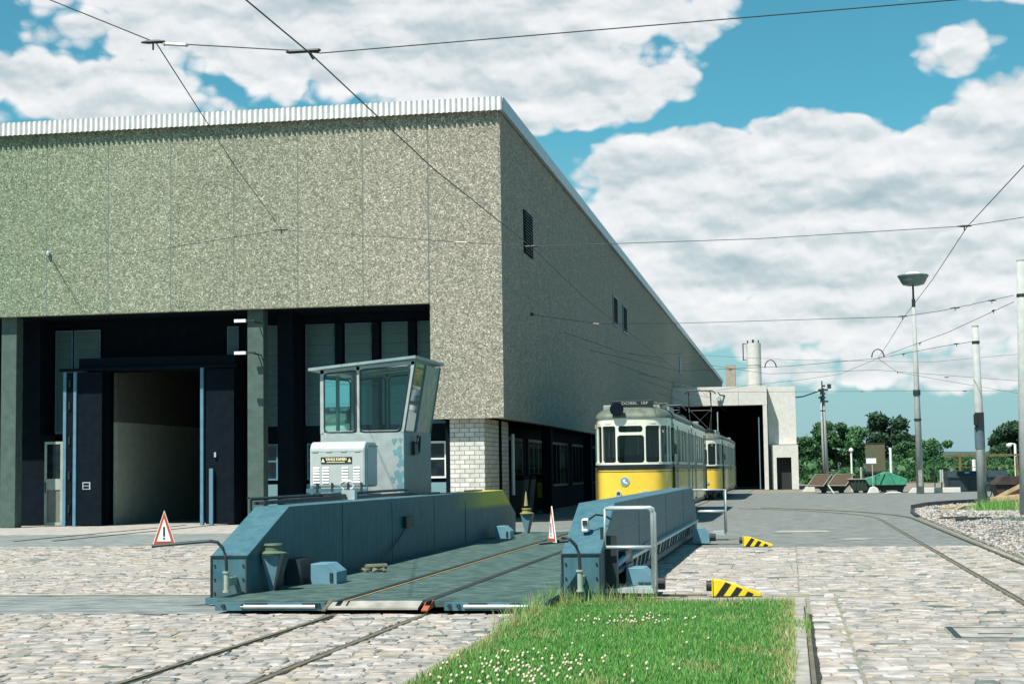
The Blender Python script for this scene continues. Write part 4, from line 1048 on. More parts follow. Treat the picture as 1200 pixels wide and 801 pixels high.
    # bellows between the halves
    ym = y0+LH
    bl_ = MB(); n = 5
    for k in range(n):
        a = ym+.02+k*.132; w = 1.0 if k % 2 else 1.06
        bl_.box(-4.4-w, -4.4+w, a, a+.128, .55, 2.95+(.06 if k % 2 == 0 else 0))
    bl_.build('bellows', mat('bellows_grey', (.10, .12, .10), .8) if 'bel' not in M else 'bel', T); M['bel'] = bpy.data.materials['bellows_grey']
    # antenna-like pole rope and pantograph
    return T
tr1 = tram('tram', 'nearest yellow and cream articulated tram with a black destination sign on its roof', 45.1, '417')
tr2 = tram('tram', 'farther yellow and cream tram with raised pantograph standing at the dark gateway', 79.2, '405', False)
def panto(T, y, up_):
    z0 = 3.42; z1 = up_
    p = MB(); 
    for s_ in (-.48, .48):
        p.tube([(-4.4+s_, y-.9, z0), (-4.4+s_*1.15, y+.1, (z0+z1)/2-.05), (-4.4+s_*1.1, y-.5, z1-.08)], .022, 6)
        p.tube([(-4.4+s_, y+1.0, z0), (-4.4+s_*1.15, y-.1, (z0+z1)/2-.1), (-4.4+s_*1.1, y+.3, z1-.08)], .022, 6)
    p.tube([(-4.95, y+.1, (z0+z1)/2), (-3.85, y+.1, (z0+z1)/2)], .02, 6)
    p.tube([(-4.4-.5, y-.9, z0), (-4.4+.5, y+.1, (z0+z1)/2)], .015, 6).tube([(-4.4+.5, y-.9, z0), (-4.4-.5, y+.1, (z0+z1)/2)], .015, 6)
    o = p.build('pantograph', 'steel_dk', T)
    MB().tube([(-4.4-.80, y-.1, z1-.20), (-4.4-.6, y-.1, z1-.02), (-4.4+.6, y-.1, z1-.02), (-4.4+.80, y-.1, z1-.20)], .03, 6).tube([(-4.4-.75, y+.15, z1-.16), (-4.4-.6, y+.15, z1-.02), (-4.4+.6, y+.15, z1-.02), (-4.4+.75, y+.15, z1-.16)], .03, 6).build('collector', 'steel_dk', o)
    MB().box(-5.1, -3.7, y-1.2, y+1.2, 3.3, 3.40).build('pantograph_base', 'steel_dk', o)
    return o
panto(tr2, 81.0, 5.42)
o = MB().tube([(-4.4+.5, 89, 3.3), (-4.4+.5, 89, 4.6)], .03, 6).build('roof_rod', 'steel_gal', tr2)
panto(tr1, 57.5, 3.78)
#@@WIRES
# ------------------------------------------------------------------ poles and lamps
def pole(name, label, x, y, h, r0, r1, cat='pole', lean=(0, 0), bands=()):
    t = thing(name, label, cat, 'concrete poles in the yard')
    k = MB().tube([(x, y, -.02), (x+lean[0]*.5, y, h/2), (x+lean[0], y, h)], [r0, (r0+r1)/2, r1], 18).build('shaft', 'pole', t, smooth=True)
    MB().tube([(x+lean[0], y, h), (x+lean[0], y, h+.04)], r1*1.02, 16).build('cap', 'conc_g', t)
    for z in bands:
        xx = x+lean[0]*z/h; rr = r0+(r1-r0)*z/h
        MB().tube([(xx, y, z-.04), (xx, y, z+.04)], rr+.012, 18).build('band', 'steel_dk', t)
    return t
p2 = pole('catenary_pole', 'concrete pole with a black box strapped to it, standing in the gravel', 5.69, 51.1, 5.72, .155, .10, lean=(-.03, 0), bands=(5.25,))
MB().box(5.50, 5.60, 50.86, 51.0, 2.72, 3.05).box(5.53, 5.80, 50.9, 50.96, 2.65, 3.1).build('switch_box', 'black', p2)
MB().tube([(5.675, 51.1, 2.0), (5.673, 51.1, 2.66)], .150, 18).build('painted_band', mat('grey_band', (.10, .15, .18), .6), p2)
MB().tube([(5.70, 50.93, 1.3), (5.70, 50.93, 2.15)], .155, 14).build('painted_band', mat('grey_band', (.16, .22, .25), .6), p2) if False else None
MB().tube([(5.86+.09*math.cos(a), 50.93, .75+.22*math.sin(a)) for a in [R(d) for d in range(0, 361, 30)]], .018, 6).build('cable_loop', 'rubber', p2)
p3 = pole('catenary_pole', 'thick concrete pole cut by the right edge of the picture', 6.03, 44.2, 6.85, .19, .135, lean=(.12-.0, 0), bands=(5.95,))
p4 = pole('catenary_pole', 'distant concrete pole with cable gear on top behind the rusty skip', 2.6, 128, 7.6, .26, .16, lean=(-.1, 0), bands=(7.0, 5.9))
gm = MB()
for k, z in enumerate((6.6, 6.9, 7.2, 7.5, 7.8)): gm.box(2.5-.3*(k % 2), 2.5+.25+.2*(k % 3 == 0), 127.7, 127.9, z-.06, z+.07)
gm.tube([(2.5, 127.8, 6.3), (2.5, 127.8, 8.2)], .05).box(2.9, 3.2, 127.8, 128, 7.6, 7.95); gm.build('cable_gear', 'steel_dk', p4)
sl_ = thing('street_lamp', 'tall street lamp with a wide bowl head standing in the yard', 'lamp')
MB().tube([(6.95, 92, 0), (6.94, 92, 6), (6.93, 92, 10.6)], [.21, .15, .09], 16).build('mast', 'pole', sl_, smooth=True)
MB().tube([(6.93, 92, 10.6), (6.93, 92, 11.55)], .055, 10).tube([(6.93, 92, 10.3), (6.93, 92, 10.75)], .10, 10).build('neck', 'steel_dk', sl_)
hd = MB().lathe((6.95, 92, 11.5), [(.35, 0), (.58, .06), (.68, .22), (.78, .42), (.84, .50), (.86, .56), (.80, .60), (.0, .62)], 28).build('lamp_head', 'lampg', sl_)
MB().lathe((6.95, 92, 12.12), [(.45, 0), (.38, .09), (.2, .14), (0, .15)], 20).build('dome', 'white', hd)
MB().tube([(6.94, 92, 5.4), (6.94, 92, 5.7)], .2, 14).build('clamp', 'steel_dk', sl_); MB().tube([(6.94, 92, 4.0), (6.94, 92, 4.12)], .2, 14).build('clamp', 'steel_dk', sl_)
MB().box(6.85, 7.06, 91.75, 91.8, .4, 1.3).build('mast_door', 'conc_g', sl_)

# ------------------------------------------------------------------ overhead wires
def wire(name, label, pts, r=.007, fit=(), group='overhead wires over the yard'):
    t = thing(name, label, 'wire', group)
    P_ = [Vector(p) for p in pts]
    MB().tube(P_, r, 5, False).build('strand', 'wire', t)
    for (p, kind, d) in fit:
        p = Vector(p); d = Vector(d).normalized()
        if kind == 'clamp':
            MB().tube([p-d*.12, p-d*.05, p+d*.05, p+d*.12], [.009, .02, .02, .009], 6).tube([p, p-Vector((0, 0, .08))], .010, 6).build('clamp', 'wire', t)
        elif kind == 'insulator':
            MB().tube([p-d*.13, p-d*.11, p-d*.10, p+d*.10, p+d*.11, p+d*.13], [.01, .022, .016, .016, .022, .01], 8).build('insulator', 'insul', t)
        elif kind == 'bigclamp':
            MB().tube([p-d*.22, p-d*.19, p+d*.10, p+d*.12], [.010, .020, .020, .010], 6).tube([p, p+d*.05-Vector((0, 0, .08))], .016, 6).build('clamp', 'wire', t)
        elif kind == 'hoop':
            MB().tube([p+d*(.22*math.cos(a))+Vector((0, 0, .30*math.sin(a))) for a in [R(q) for q in range(0, 181, 20)]], .022, 6).build('hoop', 'wire', t)
    return t
ex = (1, 0, 0)
wire('contact_wire', 'contact wire running over the transfer table and the parked trams along the hall',
     [(-4.4, -8, 5.45), (-4.4, 8, 5.44), (-4.4, 14.6, 5.49), (-4.4, 20, 5.37), (-4.4, 28, 5.44), (-4.4, 36, 5.30), (-4.4, 45, 5.36), (-4.4, 59, 5.42), (-4.4, 80, 5.45), (-4.4, 116, 5.5)], .0075, group='contact wires')
wire('span_wire', 'nearest span wire crossing the top of the picture',
     [(-13, 14.6, 8.88), (-7.04, 14.6, 6.18), (-5.95, 14.6, 5.69), (-4.56, 14.6, 5.53), (-4.3, 14.6, 5.49), (-.48, 14.6, 5.58), (1.63, 14.6, 5.63), (9, 14.6, 5.9)], .006,
     [((-5.98, 14.6, 5.70), 'clamp', ex), ((-5.75, 14.6, 5.66), 'insulator', (1, 0, -.1)), ((-4.42, 14.6, 5.52), 'bigclamp', ex)])
wire('contact_wire', 'slack wire running down across the facade from the nearest span wire', [(-5.95, 14.6, 5.69), (-7.4, 21, 5.72), (-9.0, 28, 5.94)], .006, group='contact wires')
wire('span_wire', 'middle span wire from the hall front across to the right edge',
     [(-22.64, 46.93, 8.5), (-16, 37.8, 7.05), (-9.0, 28, 5.94), (-5.68, 28, 5.58), (-4.4, 28, 5.46), (-.5, 27.7, 5.40), (2.95, 27.2, 5.41), (4.2, 27.2, 5.56), (9, 27.2, 6.3)], .006,
     [((-9.0, 28, 5.94), 'clamp', ex), ((-5.68, 28, 5.58), 'insulator', (1, 0, -.1)), ((-4.4, 28, 5.46), 'clamp', ex), ((2.9, 27.2, 5.41), 'clamp', ex)])
wire('drop_wire', 'thin stay wire from the wall hook down to the gate lintel', [(-22.64, 46.93, 8.48), (-21.5, 46.95, 6.62)], .006)
wire('contact_wire', 'contact wire over the right-hand track by the gravel',
     [(2.95, -5, 5.4), (2.95, 10, 5.25), (2.95, 20.7, 5.20), (2.95, 27.2, 5.40), (2.95, 34, 5.30), (2.95, 42.3, 5.31), (3.1, 52, 5.36), (3.22, 60.5, 5.45), (2.19, 71, 5.5), (.5, 75, 5.5), (-1.8, 78.5, 5.5), (-4.2, 84, 5.48)], .007, [((3.2, 60.0, 5.45), 'hoop', ex)], group='contact wires')
wire('contact_wire', 'contact wire branching right behind the gravel', [(3.22, 60.5, 5.45), (4.57, 70.7, 5.5), (6.7, 77, 5.5), (12.4, 93.7, 5.5), (24, 125, 5.5)], .008, [((4.57, 70.7, 5.5), 'clamp', (.2, 1, 0))], group='contact wires')
wire('span_wire', 'span wire from the shaded hall side to the thick pole at the right edge',
     [(-8.3, 52.3, 6.65), (-5.85, 49.8, 6.05), (-3.2, 47.5, 5.78), (2.86, 42.3, 5.31), (3.95, 43, 5.50), (5.9, 44.1, 5.95)], .007,
     [((-5.85, 49.8, 6.05), 'insulator', (1, -.9, -.2)), ((2.9, 42.3, 5.32), 'clamp', ex), ((4.3, 43.2, 5.58), 'clamp', ex), ((4.75, 43.4, 5.68), 'insulator', (1, .3, .3)), ((5.3, 43.8, 5.8), 'clamp', ex)])
wire('span_wire', 'pull-off wire from the thick right pole to the hoop over the curve', [(5.9, 44.1, 5.78), (4.9, 51.5, 5.62), (3.25, 60.3, 5.46)], .008, [((5.6, 46, 5.74), 'clamp', (1, -4, 0)), ((4.3, 55, 5.56), 'clamp', (1, -4, 0))])
wire('span_wire', 'span wire from the pole with the black box towards the hall',
     [(5.66, 51.0, 5.28), (4.9, 53, 5.30), (3.25, 60.3, 5.44), (0, 63, 5.4), (-4.4, 66, 5.5), (-8.3, 68, 6.6)], .008, [((5.2, 52.2, 5.3), 'clamp', (1, -1, 0)), ((3.9, 57, 5.35), 'clamp', (1, -2, 0)), ((-.7, 64, 5.42), 'hoop', ex), ((-2.3, 65, 5.45), 'clamp', ex)])
wire('span_wire', 'low far span wire passing behind the street lamp', [(-8.3, 90, 6.9), (-4.4, 89, 5.7), (1.5, 88, 5.55), (8, 87, 5.4), (16, 86, 5.2)], .010, [((3.8, 87.8, 5.5), 'clamp', ex), ((9, 87, 5.36), 'clamp', ex), ((6, 87.4, 5.45), 'insulator', ex)])
wire('span_wire', 'faint far span wire above the white gateway', [(-8.3, 110, 9.4), (0, 108, 8.6), (9, 106, 8.1), (18, 104, 8.6)], .010)
wire('span_wire', 'second far span wire sloping down to the right edge', [(-8.3, 84, 7.6), (-1, 80, 6.1), (4, 78, 6.05), (12, 76, 5.1)], .009, [((-5, 82, 6.9), 'clamp', ex), ((7.2, 77.4, 5.6), 'clamp', ex)])
wire('feeder_cable', 'thick sagging feeder cable between the white gateway and the distant pole', [(-5.0, 116.3, 6.95), (-4.9, 116.2, 6.75), (-3, 118, 6.55), (-1, 121, 6.55), (1, 125, 6.9), (2.5, 127.9, 7.5)], .05)
for i, (y, z) in enumerate(((60, 6.7), (75, 6.6), (90, 6.6), (103, 6.4))):
    wire('wall_stay', ['nearest','second','third','farthest'][i]+' short stay from the shaded hall side to the tram contact wire', [(-8.3, y, z), (-6.3, y, z-.75), (-4.4, y, 5.45)], .008, [((-6.3, y, z-.75), 'insulator', (1, 0, -.4))])
#@@YARD
# ------------------------------------------------------------------ gravel yard on the right
gpoly = [(3.62, 22), (12, 22), (26, 30), (26, 70.5), (12, 69.6), (8, 68.2), (6.1, 65.0), (5.0, 62.0), (4.2, 58.3), (3.9, 54), (3.72, 50)]
sheet('gravel_bed', asphalt('gravel_soil', (.20, .195, .17), (.36, .34, .31)), gpoly, -.006)
def inside(x, y):
    c = False; n = len(gpoly)
    for i in range(n):
        (xa, ya), (xb, yb) = gpoly[i], gpoly[i-1]
        if (ya > y) != (yb > y) and x < (xb-xa)*(y-ya)/(yb-ya)+xa: c = not c
    return c
gs = MB()
def rock(mb, x, y, z, r, tone):
    vs = []
    for dz, k in ((-.5, .7), (.35, .9)):
        for q in range(5):
            a = q*1.257+rnd.uniform(-.3, .3); rr = r*k*rnd.uniform(.75, 1.2); vs.append((x+rr*math.cos(a), y+rr*math.sin(a), z+r*dz*.8))
    vs.append((x+rnd.uniform(-.2, .2)*r, y, z+r*.75))
    fs = [(q, (q+1) % 5, 5+(q+1) % 5, 5+q) for q in range(5)]+[(5+q, 5+(q+1) % 5, 10) for q in range(5)]
    mb.add(vs, fs, tone)
def heap(x, y):
    h = .20*math.exp(-((x-5.9)**2/1.6+(y-46)**2/22))+.16*math.exp(-((x-4.9)**2/.6+(y-39)**2/16))+.10*math.exp(-((x-4.7)**2/.5+(y-51)**2/12))
    return h
def darkz(x, y):
    return (math.exp(-((x-5.6)**2/1.1+(y-41.5)**2/3.0)) + math.exp(-((x-5.3)**2/.4+(y-57.5)**2/9)) + math.exp(-((x-5.6)**2/.5+(y-36.5)**2/1.2))) > .5
for _ in range(15000):
    y = 24+46*rnd.random()**1.1; x = 3.66+rnd.random()**1.15*(5.5 if y < 55 else 8)
    if not inside(x, y): continue
    r = rnd.uniform(.02, .055)*(1.0 if y < 45 else 1.25)
    d = darkz(x, y)
    rock(gs, x, y, heap(x, y)+r*.2, r*(1.1 if d else 1), rnd.uniform(-.0, .05)*rnd.random() if d else min(1, max(.05, rnd.gauss(.52, .26))))
tag(gs.build('gravel', 'gstone', tone=True), 'light gravel and dark ash heaped beside the right-hand track', None, None, 'stuff')
# curved dark kerb
kb = MB(); kp = [(3.62, 50), (3.74, 54), (4.06, 58.3), (4.82, 62.2), (5.95, 65.3), (7.9, 68.5), (12, 69.8), (26, 70.8)]
for (a, b) in zip(kp, kp[1:]):
    d = (Vector(b)-Vector(a)).normalized(); q = Vector((d.y, -d.x))*.12
    kb.prism([(a[0]-q.x*0, a[1]-q.y*0), (b[0], b[1]), (b[0]+q.x, b[1]+q.y), (a[0]+q.x, a[1]+q.y)], 2, -.02, .16 if a[1] > 57 else .05)
tag(kb.build('kerb', 'steel_dk'), kind='structure')
def timber(label, p, q, w=.14, h=.14, m_='wood', name='timber_beam', grp='timbers lying on the gravel'):
    p, q = Vector(p), Vector(q); d = (q-p).normalized(); s_ = Vector((d.y, -d.x, 0)).normalized()*w/2; u_ = Vector((0, 0, h))
    o = MB().add([p-s_, p+s_, q+s_, q-s_, p-s_+u_, p+s_+u_, q+s_+u_, q-s_+u_], [(0,3,2,1),(4,5,6,7),(0,1,5,4),(1,2,6,5),(2,3,7,6),(3,0,4,7)]).build(name, m_, bevel=.01)
    return tag(o, label, 'beam', grp)
timber('dark iron channel lying on the gravel below the concrete pole', (4.15, 43.3, .03), (4.95, 42.9, .06), .16, .14, 'steel_dk', 'iron_channel')
timber('dark timber lying at the gravel edge along the kerb', (3.95, 45.5, .02), (4.6, 45.2, .05), .2, .1, 'brown')
timber('pale broken plank on the gravel behind the iron channel', (4.9, 55.5, .05), (6.0, 56.2, .10), .16, .1)
timber('orange brown plank on the gravel left of the concrete pole', (4.7, 54.6, .04), (5.4, 54.9, .08), .14, .1)
timber('short pale plank lying across the other planks on the gravel', (5.2, 54.2, .05), (5.6, 55.6, .12), .12, .08)
timber('sawn timber leaning on the brown skip at the right', (7.2, 62.0, .1), (8.4, 61.4, .75), .25, .16)
timber('long sawn timber lying in front of the brown skip', (7.0, 60.5, .15), (8.8, 60.2, .35), .28, .2)
timber('upright sawn board propped beside the brown skip', (8.15, 61.2, .1), (8.45, 61.4, 1.3), .3, .1)
def weeds(label, cx, cy, sx, sy, n, h0, h1, tn):
    x = rs.normal(cx, sx, n); y = rs.normal(cy, sy, n); hh = rs.uniform(h0, h1, n)+heap(cx, cy)
    o = blades('weeds', n, x, y, hh, rs.uniform(tn[0], tn[1], n), .45, .011)
    return tag(o, label)
weeds('green weeds growing at the foot of the concrete pole', 6.0, 50.2, .32, .6, 900, .1, .48, (.2, .8))
weeds('yellowish weeds on the gravel between the two right poles', 6.9, 50.5, .5, 1.0, 1600, .1, .5, (.4, 1))
weeds('small reddish weeds in the kerb joint beside the grass bed', .0, 15.5, .06, .25, 120, .03, .10, (.3, .9))

# ------------------------------------------------------------------ skips, containers, low walls
def skip(label, x0, x1, y0, y1, h, m_, slope=.35, cat='skip'):
    t = thing('waste_skip', label, cat, 'waste skips at the end of the yard')
    MB().prism([(x0+slope, .12), (x1-slope, .12), (x1, h), (x0, h)], 1, y0, y1).build('body', m_, t, bevel=.02)
    rb = MB()
    for k in range(4):
        x = x0+slope+(x1-x0-2*slope)*(k+.5)/4; rb.box(x-.04, x+.04, y0-.05, y0-.002, .15, h-.05)
    rb.build('rib', m_, t)
    MB().box(x0-.04, x1+.04, y0-.06, y0-.003, h-.06, h+.04).build('rim', m_, t)
    MB().box(x0+slope, x0+slope+.3, y0+.1, y0+.5, 0, .118).build('skid', 'steel_dk', t); MB().box(x1-slope-.3, x1-slope, y0+.1, y0+.5, 0, .118).build('skid', 'steel_dk', t)
    return t
s1 = skip('rusty skip with its two framed lids tipped towards the yard', 1.35, 3.35, 97.5, 99.3, .50, 'skip_d')
for x0, x1 in ((.9, 2.0), (2.06, 3.3)):
    l_ = MB().add([(x0, 97.0, .46), (x1-.2, 97.0, .42), (x1+.35, 98.6, 1.08), (x0+.5, 98.6, 1.08), (x0, 97.05, .40), (x1-.2, 97.05, .36), (x1+.35, 98.65, 1.02), (x0+.5, 98.65, 1.02)], [(0,3,2,1),(4,5,6,7),(0,1,5,4),(1,2,6,5),(2,3,7,6),(3,0,4,7)]).build('lid', mat('dark_rust', (.09, .05, .03), .85, 0, .3, 2.5, col2=(.05, .045, .03)) if 'drk' not in M else 'drk', s1); M['drk'] = bpy.data.materials['dark_rust']
    MB().tube([(x0, 96.98, .46), (x1-.2, 96.98, .43), (x1+.35, 98.58, 1.10), (x0+.5, 98.58, 1.10), (x0, 96.98, .47)], .028, 6).build('frame', mat('pale_frame', (.36, .34, .26), .7) if 'plf' not in M else 'plf', l_); M['plf'] = bpy.data.materials['pale_frame']
MB().tube([(2.1, 96.9, .45), (2.4, 96.6, .0)], .04, 6).build('prop', 'steel_gal', s1)
s2 = skip('small dark green skip between the rusty skip and the bright green one', 3.25, 4.7, 97.2, 99.0, .78, 'skip_d', .3)
MB().box(3.2, 4.7, 97.1, 97.14, .78, .84).build('pale_rim', 'plf', s2)
s3 = skip('bright green skip with a peaked canvas-like lid', 4.45, 6.5, 97.0, 98.8, .42, 'skip_d', .15)
MB().prism([(4.22, .78), (4.42, .43), (6.45, .43), (6.62, .72), (6.55, .80), (5.95, 1.04), (5.6, 1.19), (5.35, 1.20), (4.9, 1.02), (4.3, .85)], 1, 96.7, 98.9).build('lid', 'skip_g', s3, bevel=.03)
MB().prism([(4.9, .46), (5.0, .46), (5.32, 1.12), (5.27, 1.12)], 1, 96.62, 96.68).prism([(5.9, .46), (6.0, .46), (5.64, 1.12), (5.60, 1.12)], 1, 96.62, 96.68).build('lid_rib', 'skip_g', s3)
s4 = skip('black skip whose tall rusty green lid stands upright', 4.3, 5.7, 100.5, 102.5, 1.12, 'black', .1)
MB().box(4.45, 5.62, 101.0, 101.12, 1.2, 2.92).build('lid', 'rust_g', s4)
MB().box(4.42, 5.64, 100.98, 101.0, 2.88, 2.96).box(4.42, 5.64, 100.98, 101.0, 1.17, 1.24).build('lid_edge', 'brown', s4)
ct = thing('closed_container', 'long dark closed container with a slanted lid behind the concrete pole', 'container')
MB().prism([(98.0, .03), (98.0, .82), (98.2, .95), (98.6, 1.18), (100.0, 1.18), (100, .03)], 0, 9.55-.6, 13.3-.9).build('body', 'cont', ct, bevel=.03)
MB().box(8.93, 12.42, 97.93, 97.995, .78, .86).box(9.0, 9.06, 97.95, 97.995, .1, .78).box(10.2, 10.26, 97.95, 97.995, .1, .78).box(11.3, 11.36, 97.95, 97.995, .1, .78).build('rib', 'cont', ct)
MB().box(10.0, 10.25, 98.35, 98.45, 1.06, 1.12).build('handle', 'white', ct)
bs = thing('waste_skip', 'brown skip with an open slanted lid behind the sawn timbers', 'skip', 'waste skips at the end of the yard')
MB().prism([(7.7, .12), (9.9, .12), (10.2, .75), (7.5, .75)], 1, 63, 64.8).build('body', 'brown', bs)
MB().prism([(7.45, .77), (10.2, .77), (10.0, 1.05), (7.8, 1.08)], 1, 62.9, 64.9).build('lid', 'brown', bs)
# white board sign on a post
ws = thing('notice_board', 'small white board on a thin post in front of the upright rusty lid', 'sign')
MB().box(4.28, 4.84, 96.3, 96.33, 1.70, 2.0).build('board', 'white', ws)
MB().tube([(4.62, 96.36, 0), (4.62, 96.36, 1.95)], .03, 6).build('post', 'steel_gal', ws)
# stones and low walls
def lump(label, x, y, w, d, h):
    o = MB().prism([(x-w, 0), (x+w, 0), (x+w*.75, h*.7), (x+w*.2, h), (x-w*.5, h*.85)], 1, y, y+d).build('concrete_block', 'conc', bevel=.03); return tag(o, label, 'block', 'pale blocks at the end of the yard')
lump('rounded white stone in front of the bright green skip', 4.55, 94.5, .34, .6, .40)
lump('flat white slab in front of the bright green skip', 5.6, 93.5, .5, .5, .10)
def lowwall(label, x0, x1, y, h):
    t = MB().prism([(x0, 0), (x1, 0), (x1, h), (x0+.25, h)], 1, y, y+.35).build('low_wall', 'conc', bevel=.02); return tag(t, label, 'wall', 'low white walls at the end of the yard')
lowwall('low white wall behind the street lamp', 6.45, 9.3, 94.0, .29)
lowwall('low white wall to the right of the dark closed container', 12.6, 14.4, 94.5, .29)
lowwall('low white wall between the gateway lodge and the rusty skip', -.0+.6, 1.4, 103, .35)
lowwall('long low white wall running on beyond the right edge', 14.6, 24, 95, .29)
# small posts
def spost(label, x, y, z1, r=.06, m_='pole', head=None, name='marker_post'):
    t = thing(name, label, 'post', 'small posts beyond the yard')
    MB().tube([(x, y, 0), (x, y, z1)], r, 8).build('post', m_, t)
    if head == 'ball': MB().lathe((x, y, z1-.05), [(.02, 0), (.14, .08), (.14, .2), (.02, .28)], 12).build('globe', 'white', t)
    if head == 'plate': MB().box(x-.09, x+.09, y-.03, y+.03, z1-.7, z1).build('plate', 'steel_gal', t)
    if head == 'arm': MB().tube([(x, y, z1), (x-.35, y, z1+.05)], .05, 6).lathe((x-.42, y, z1-.22), [(.03, 0), (.2, .1), (.2, .22), (.03, .3)], 10).build('lamp', 'white', t)
    return t
spost('thin white post with a cap behind the rusty skip', 3.75, 105, 2.5, .06, 'white', 'ball')
spost('short white post behind the small dark green skip', 4.25, 103, 1.5, .07, 'pole')
spost('tall white post right of the upright rusty lid', 6.12, 104, 2.68, .08, 'white')
spost('dark marker post with a small plate beside the street lamp', 8.15, 92.5, 1.3, .035, 'steel_dk', 'plate')
spost('bare thin mast behind the closed container', 10.1, 120, 3.5, .04, 'steel_dk')
spost('white lamp post with a side arm near the right edge', 16.0, 122, 3.0, .09, 'white', 'arm', 'yard_lamp')
spost('leaning white post top behind the closed container', 12.0, 112, 1.9, .12, 'white')
spost('second white post right of the small yard lamp', 16.6, 123, 1.9, .12, 'white')
# rusty gantry
ga = thing('rusty_gantry', 'long rusty steel frame standing behind the containers', 'gantry')
M['ochre'] = mat('ochre_steel', (.17, .13, .05), .8, 0, .25, 2)
MB().box(9.8, 26, 110, 110.2, 2.08, 2.22).build('crossbeam', 'ochre', ga)
for x in (10.9, 12.5, 14.5, 15.9, 17.5, 20.5, 23.5): box('post', 'ochre', ga, x-.08, x+.08, 110.02, 110.18, 0, 2.05)
box('rail', 'ochre', ga, 9.8, 26, 110.05, 110.15, 1.37, 1.41)
# far house
ho = thing('house', 'distant white house with a red roof behind the trees at the right edge', 'house')
MB().box(42, 54, 300, 310, 0, 3.7).build('wall', 'plaster', ho)
MB().prism([(299.3, 3.7), (310.7, 3.7), (305, 6.4)], 0, 41.4, 54.6).build('roof', 'roof_red', ho)
for x in (43.5, 46.5, 49.5): MB().box(x, x+1.1, 299.93, 299.99, 1.2, 2.6).build('window', 'glass_t', ho)

# ------------------------------------------------------------------ trees
def tree(label, x, y, h, w, m_, seed, n=9500, base=.12, kind='broadleaf_tree', grp='trees beyond the yard', leaf=.28, gaps=.5):
    rr = np.random.RandomState(seed); t = thing(kind, label, 'tree', grp)
    tk = MB(); th = h*.45
    tk.tube([(x, y, 0), (x+.05*h*.1, y, th*.5), (x, y, th), (x+.02*h, y, h*.8)], [h*.035, h*.028, h*.02, h*.006], 8)
    blobs = []
    k = 26
    for i in range(k):
        zz = base+(1-base)*rr.uniform(0, 1)**.85
        rad = w/2*math.sqrt(max(.05, 1-((zz-.55)/.52)**2))
        a = rr.uniform(0, 2*math.pi); d = rad*rr.uniform(.35, .95)
        bx_, by_, bz_ = x+d*math.cos(a), y+d*math.sin(a), h*zz*.93
        blobs.append((bx_, by_, bz_, w*rr.uniform(.11, .22)))
        if i % 3 == 0: tk.tube([(x, y, min(bz_*.6, th)), ((x+bx_)/2, (y+by_)/2, bz_*.8), (bx_, by_, bz_)], [h*.012, h*.008, h*.003], 5)
    tk.build('trunk', 'bark', t)
    bi = rr.randint(0, k, n); B_ = np.array(blobs)[bi]
    dirs = rr.normal(size=(n, 3)); dirs /= np.linalg.norm(dirs, axis=1)[:, None]
    rad = B_[:, 3]*rr.uniform(.25, 1, n)**.5*rr.uniform(.8, 1.25, n)
    P_ = B_[:, :3]+dirs*rad[:, None]*np.array([1, 1, .8]); P_[:, 2] = np.maximum(P_[:, 2], .1)
    nn = dirs+rr.normal(size=(n, 3))*.6; nn /= np.linalg.norm(nn, axis=1)[:, None]
    a = np.cross(nn, rr.normal(size=(n, 3))); a /= np.linalg.norm(a, axis=1)[:, None]; b = np.cross(nn, a)
    s_ = leaf*rr.uniform(.5, 1.1, n)[:, None]*h/8
    V = np.stack([P_-a*s_, P_-b*s_*.7, P_+a*s_, P_+b*s_*.7], 1).reshape(-1, 3)
    me = bpy.data.meshes.new('crown'); me.vertices.add(n*4); me.vertices.foreach_set('co', V.ravel())
    me.loops.add(n*4); me.loops.foreach_set('vertex_index', np.arange(n*4)); me.polygons.add(n)
    me.polygons.foreach_set('loop_start', np.arange(n)*4); me.polygons.foreach_set('loop_total', np.full(n, 4)); me.update()
    bt = rr.uniform(0, 1, k)[bi]; tn = np.clip(.5*bt+.5*rr.uniform(0, 1, n), 0, 1)
    at = me.attributes.new('tone', 'FLOAT', 'FACE'); at.data.foreach_set('value', tn)
    me.materials.append(M[m_]); o = bpy.data.objects.new('crown', me); C.objects.link(o); o.parent = t
    return t
# x = px offset / focal * distance
def TX(px, d): return (px-927.6)/1897.5*d
D = 210
specs = [
 ('dark bushy tree just right of the white gateway lodge', 945, 205, 5.2, 4.6, 'leaf', 1),
 ('broad green tree behind the distant concrete pole', 978, 210, 7.2, 6.6, 'leaf', 2),
 ('round green tree behind the white capped post', 1000, 212, 6.6, 5.4, 'leaf_l', 3),
 ('tallest open-crowned tree behind the upright rusty lid', 1040, 216, 8.4, 6.8, 'leaf_d', 4),
 ('lower dark tree between the tall tree and the street lamp', 1060, 205, 4.4, 4.6, 'leaf', 5),
 ('light green bushy tree right of the street lamp', 1090, 200, 4.8, 4.4, 'leaf_l', 6),
 ('low light green tree behind the closed container', 1120, 205, 2.6, 4.6, 'leaf', 7),
 ('low green tree behind the pole with the black box', 1148, 205, 2.8, 5.0, 'leaf', 8),
 ('dark tree behind the rusty frame, left of the yard lamp', 1168, 222, 6.8, 5.4, 'leaf_d', 9),
 ('dark tree crown near the white lamp post at the right edge', 1183, 225, 7.4, 4.2, 'leaf_d', 10),
 ('green tree at the right edge in front of the far house', 1206, 215, 3.2, 5.0, 'leaf', 11)]
for lab, px, d, h, w, m_, sd in specs: tree(lab, TX(px, d), d, h, w, m_, sd)
for i in range(5): tree('green tree beyond the right edge, number %s from the house' % ['one', 'two', 'three', 'four', 'five'][i], TX(1240+i*45, 215), 215+i*3, 4.5+i % 3, 6, 'leaf', 40+i, 2500)
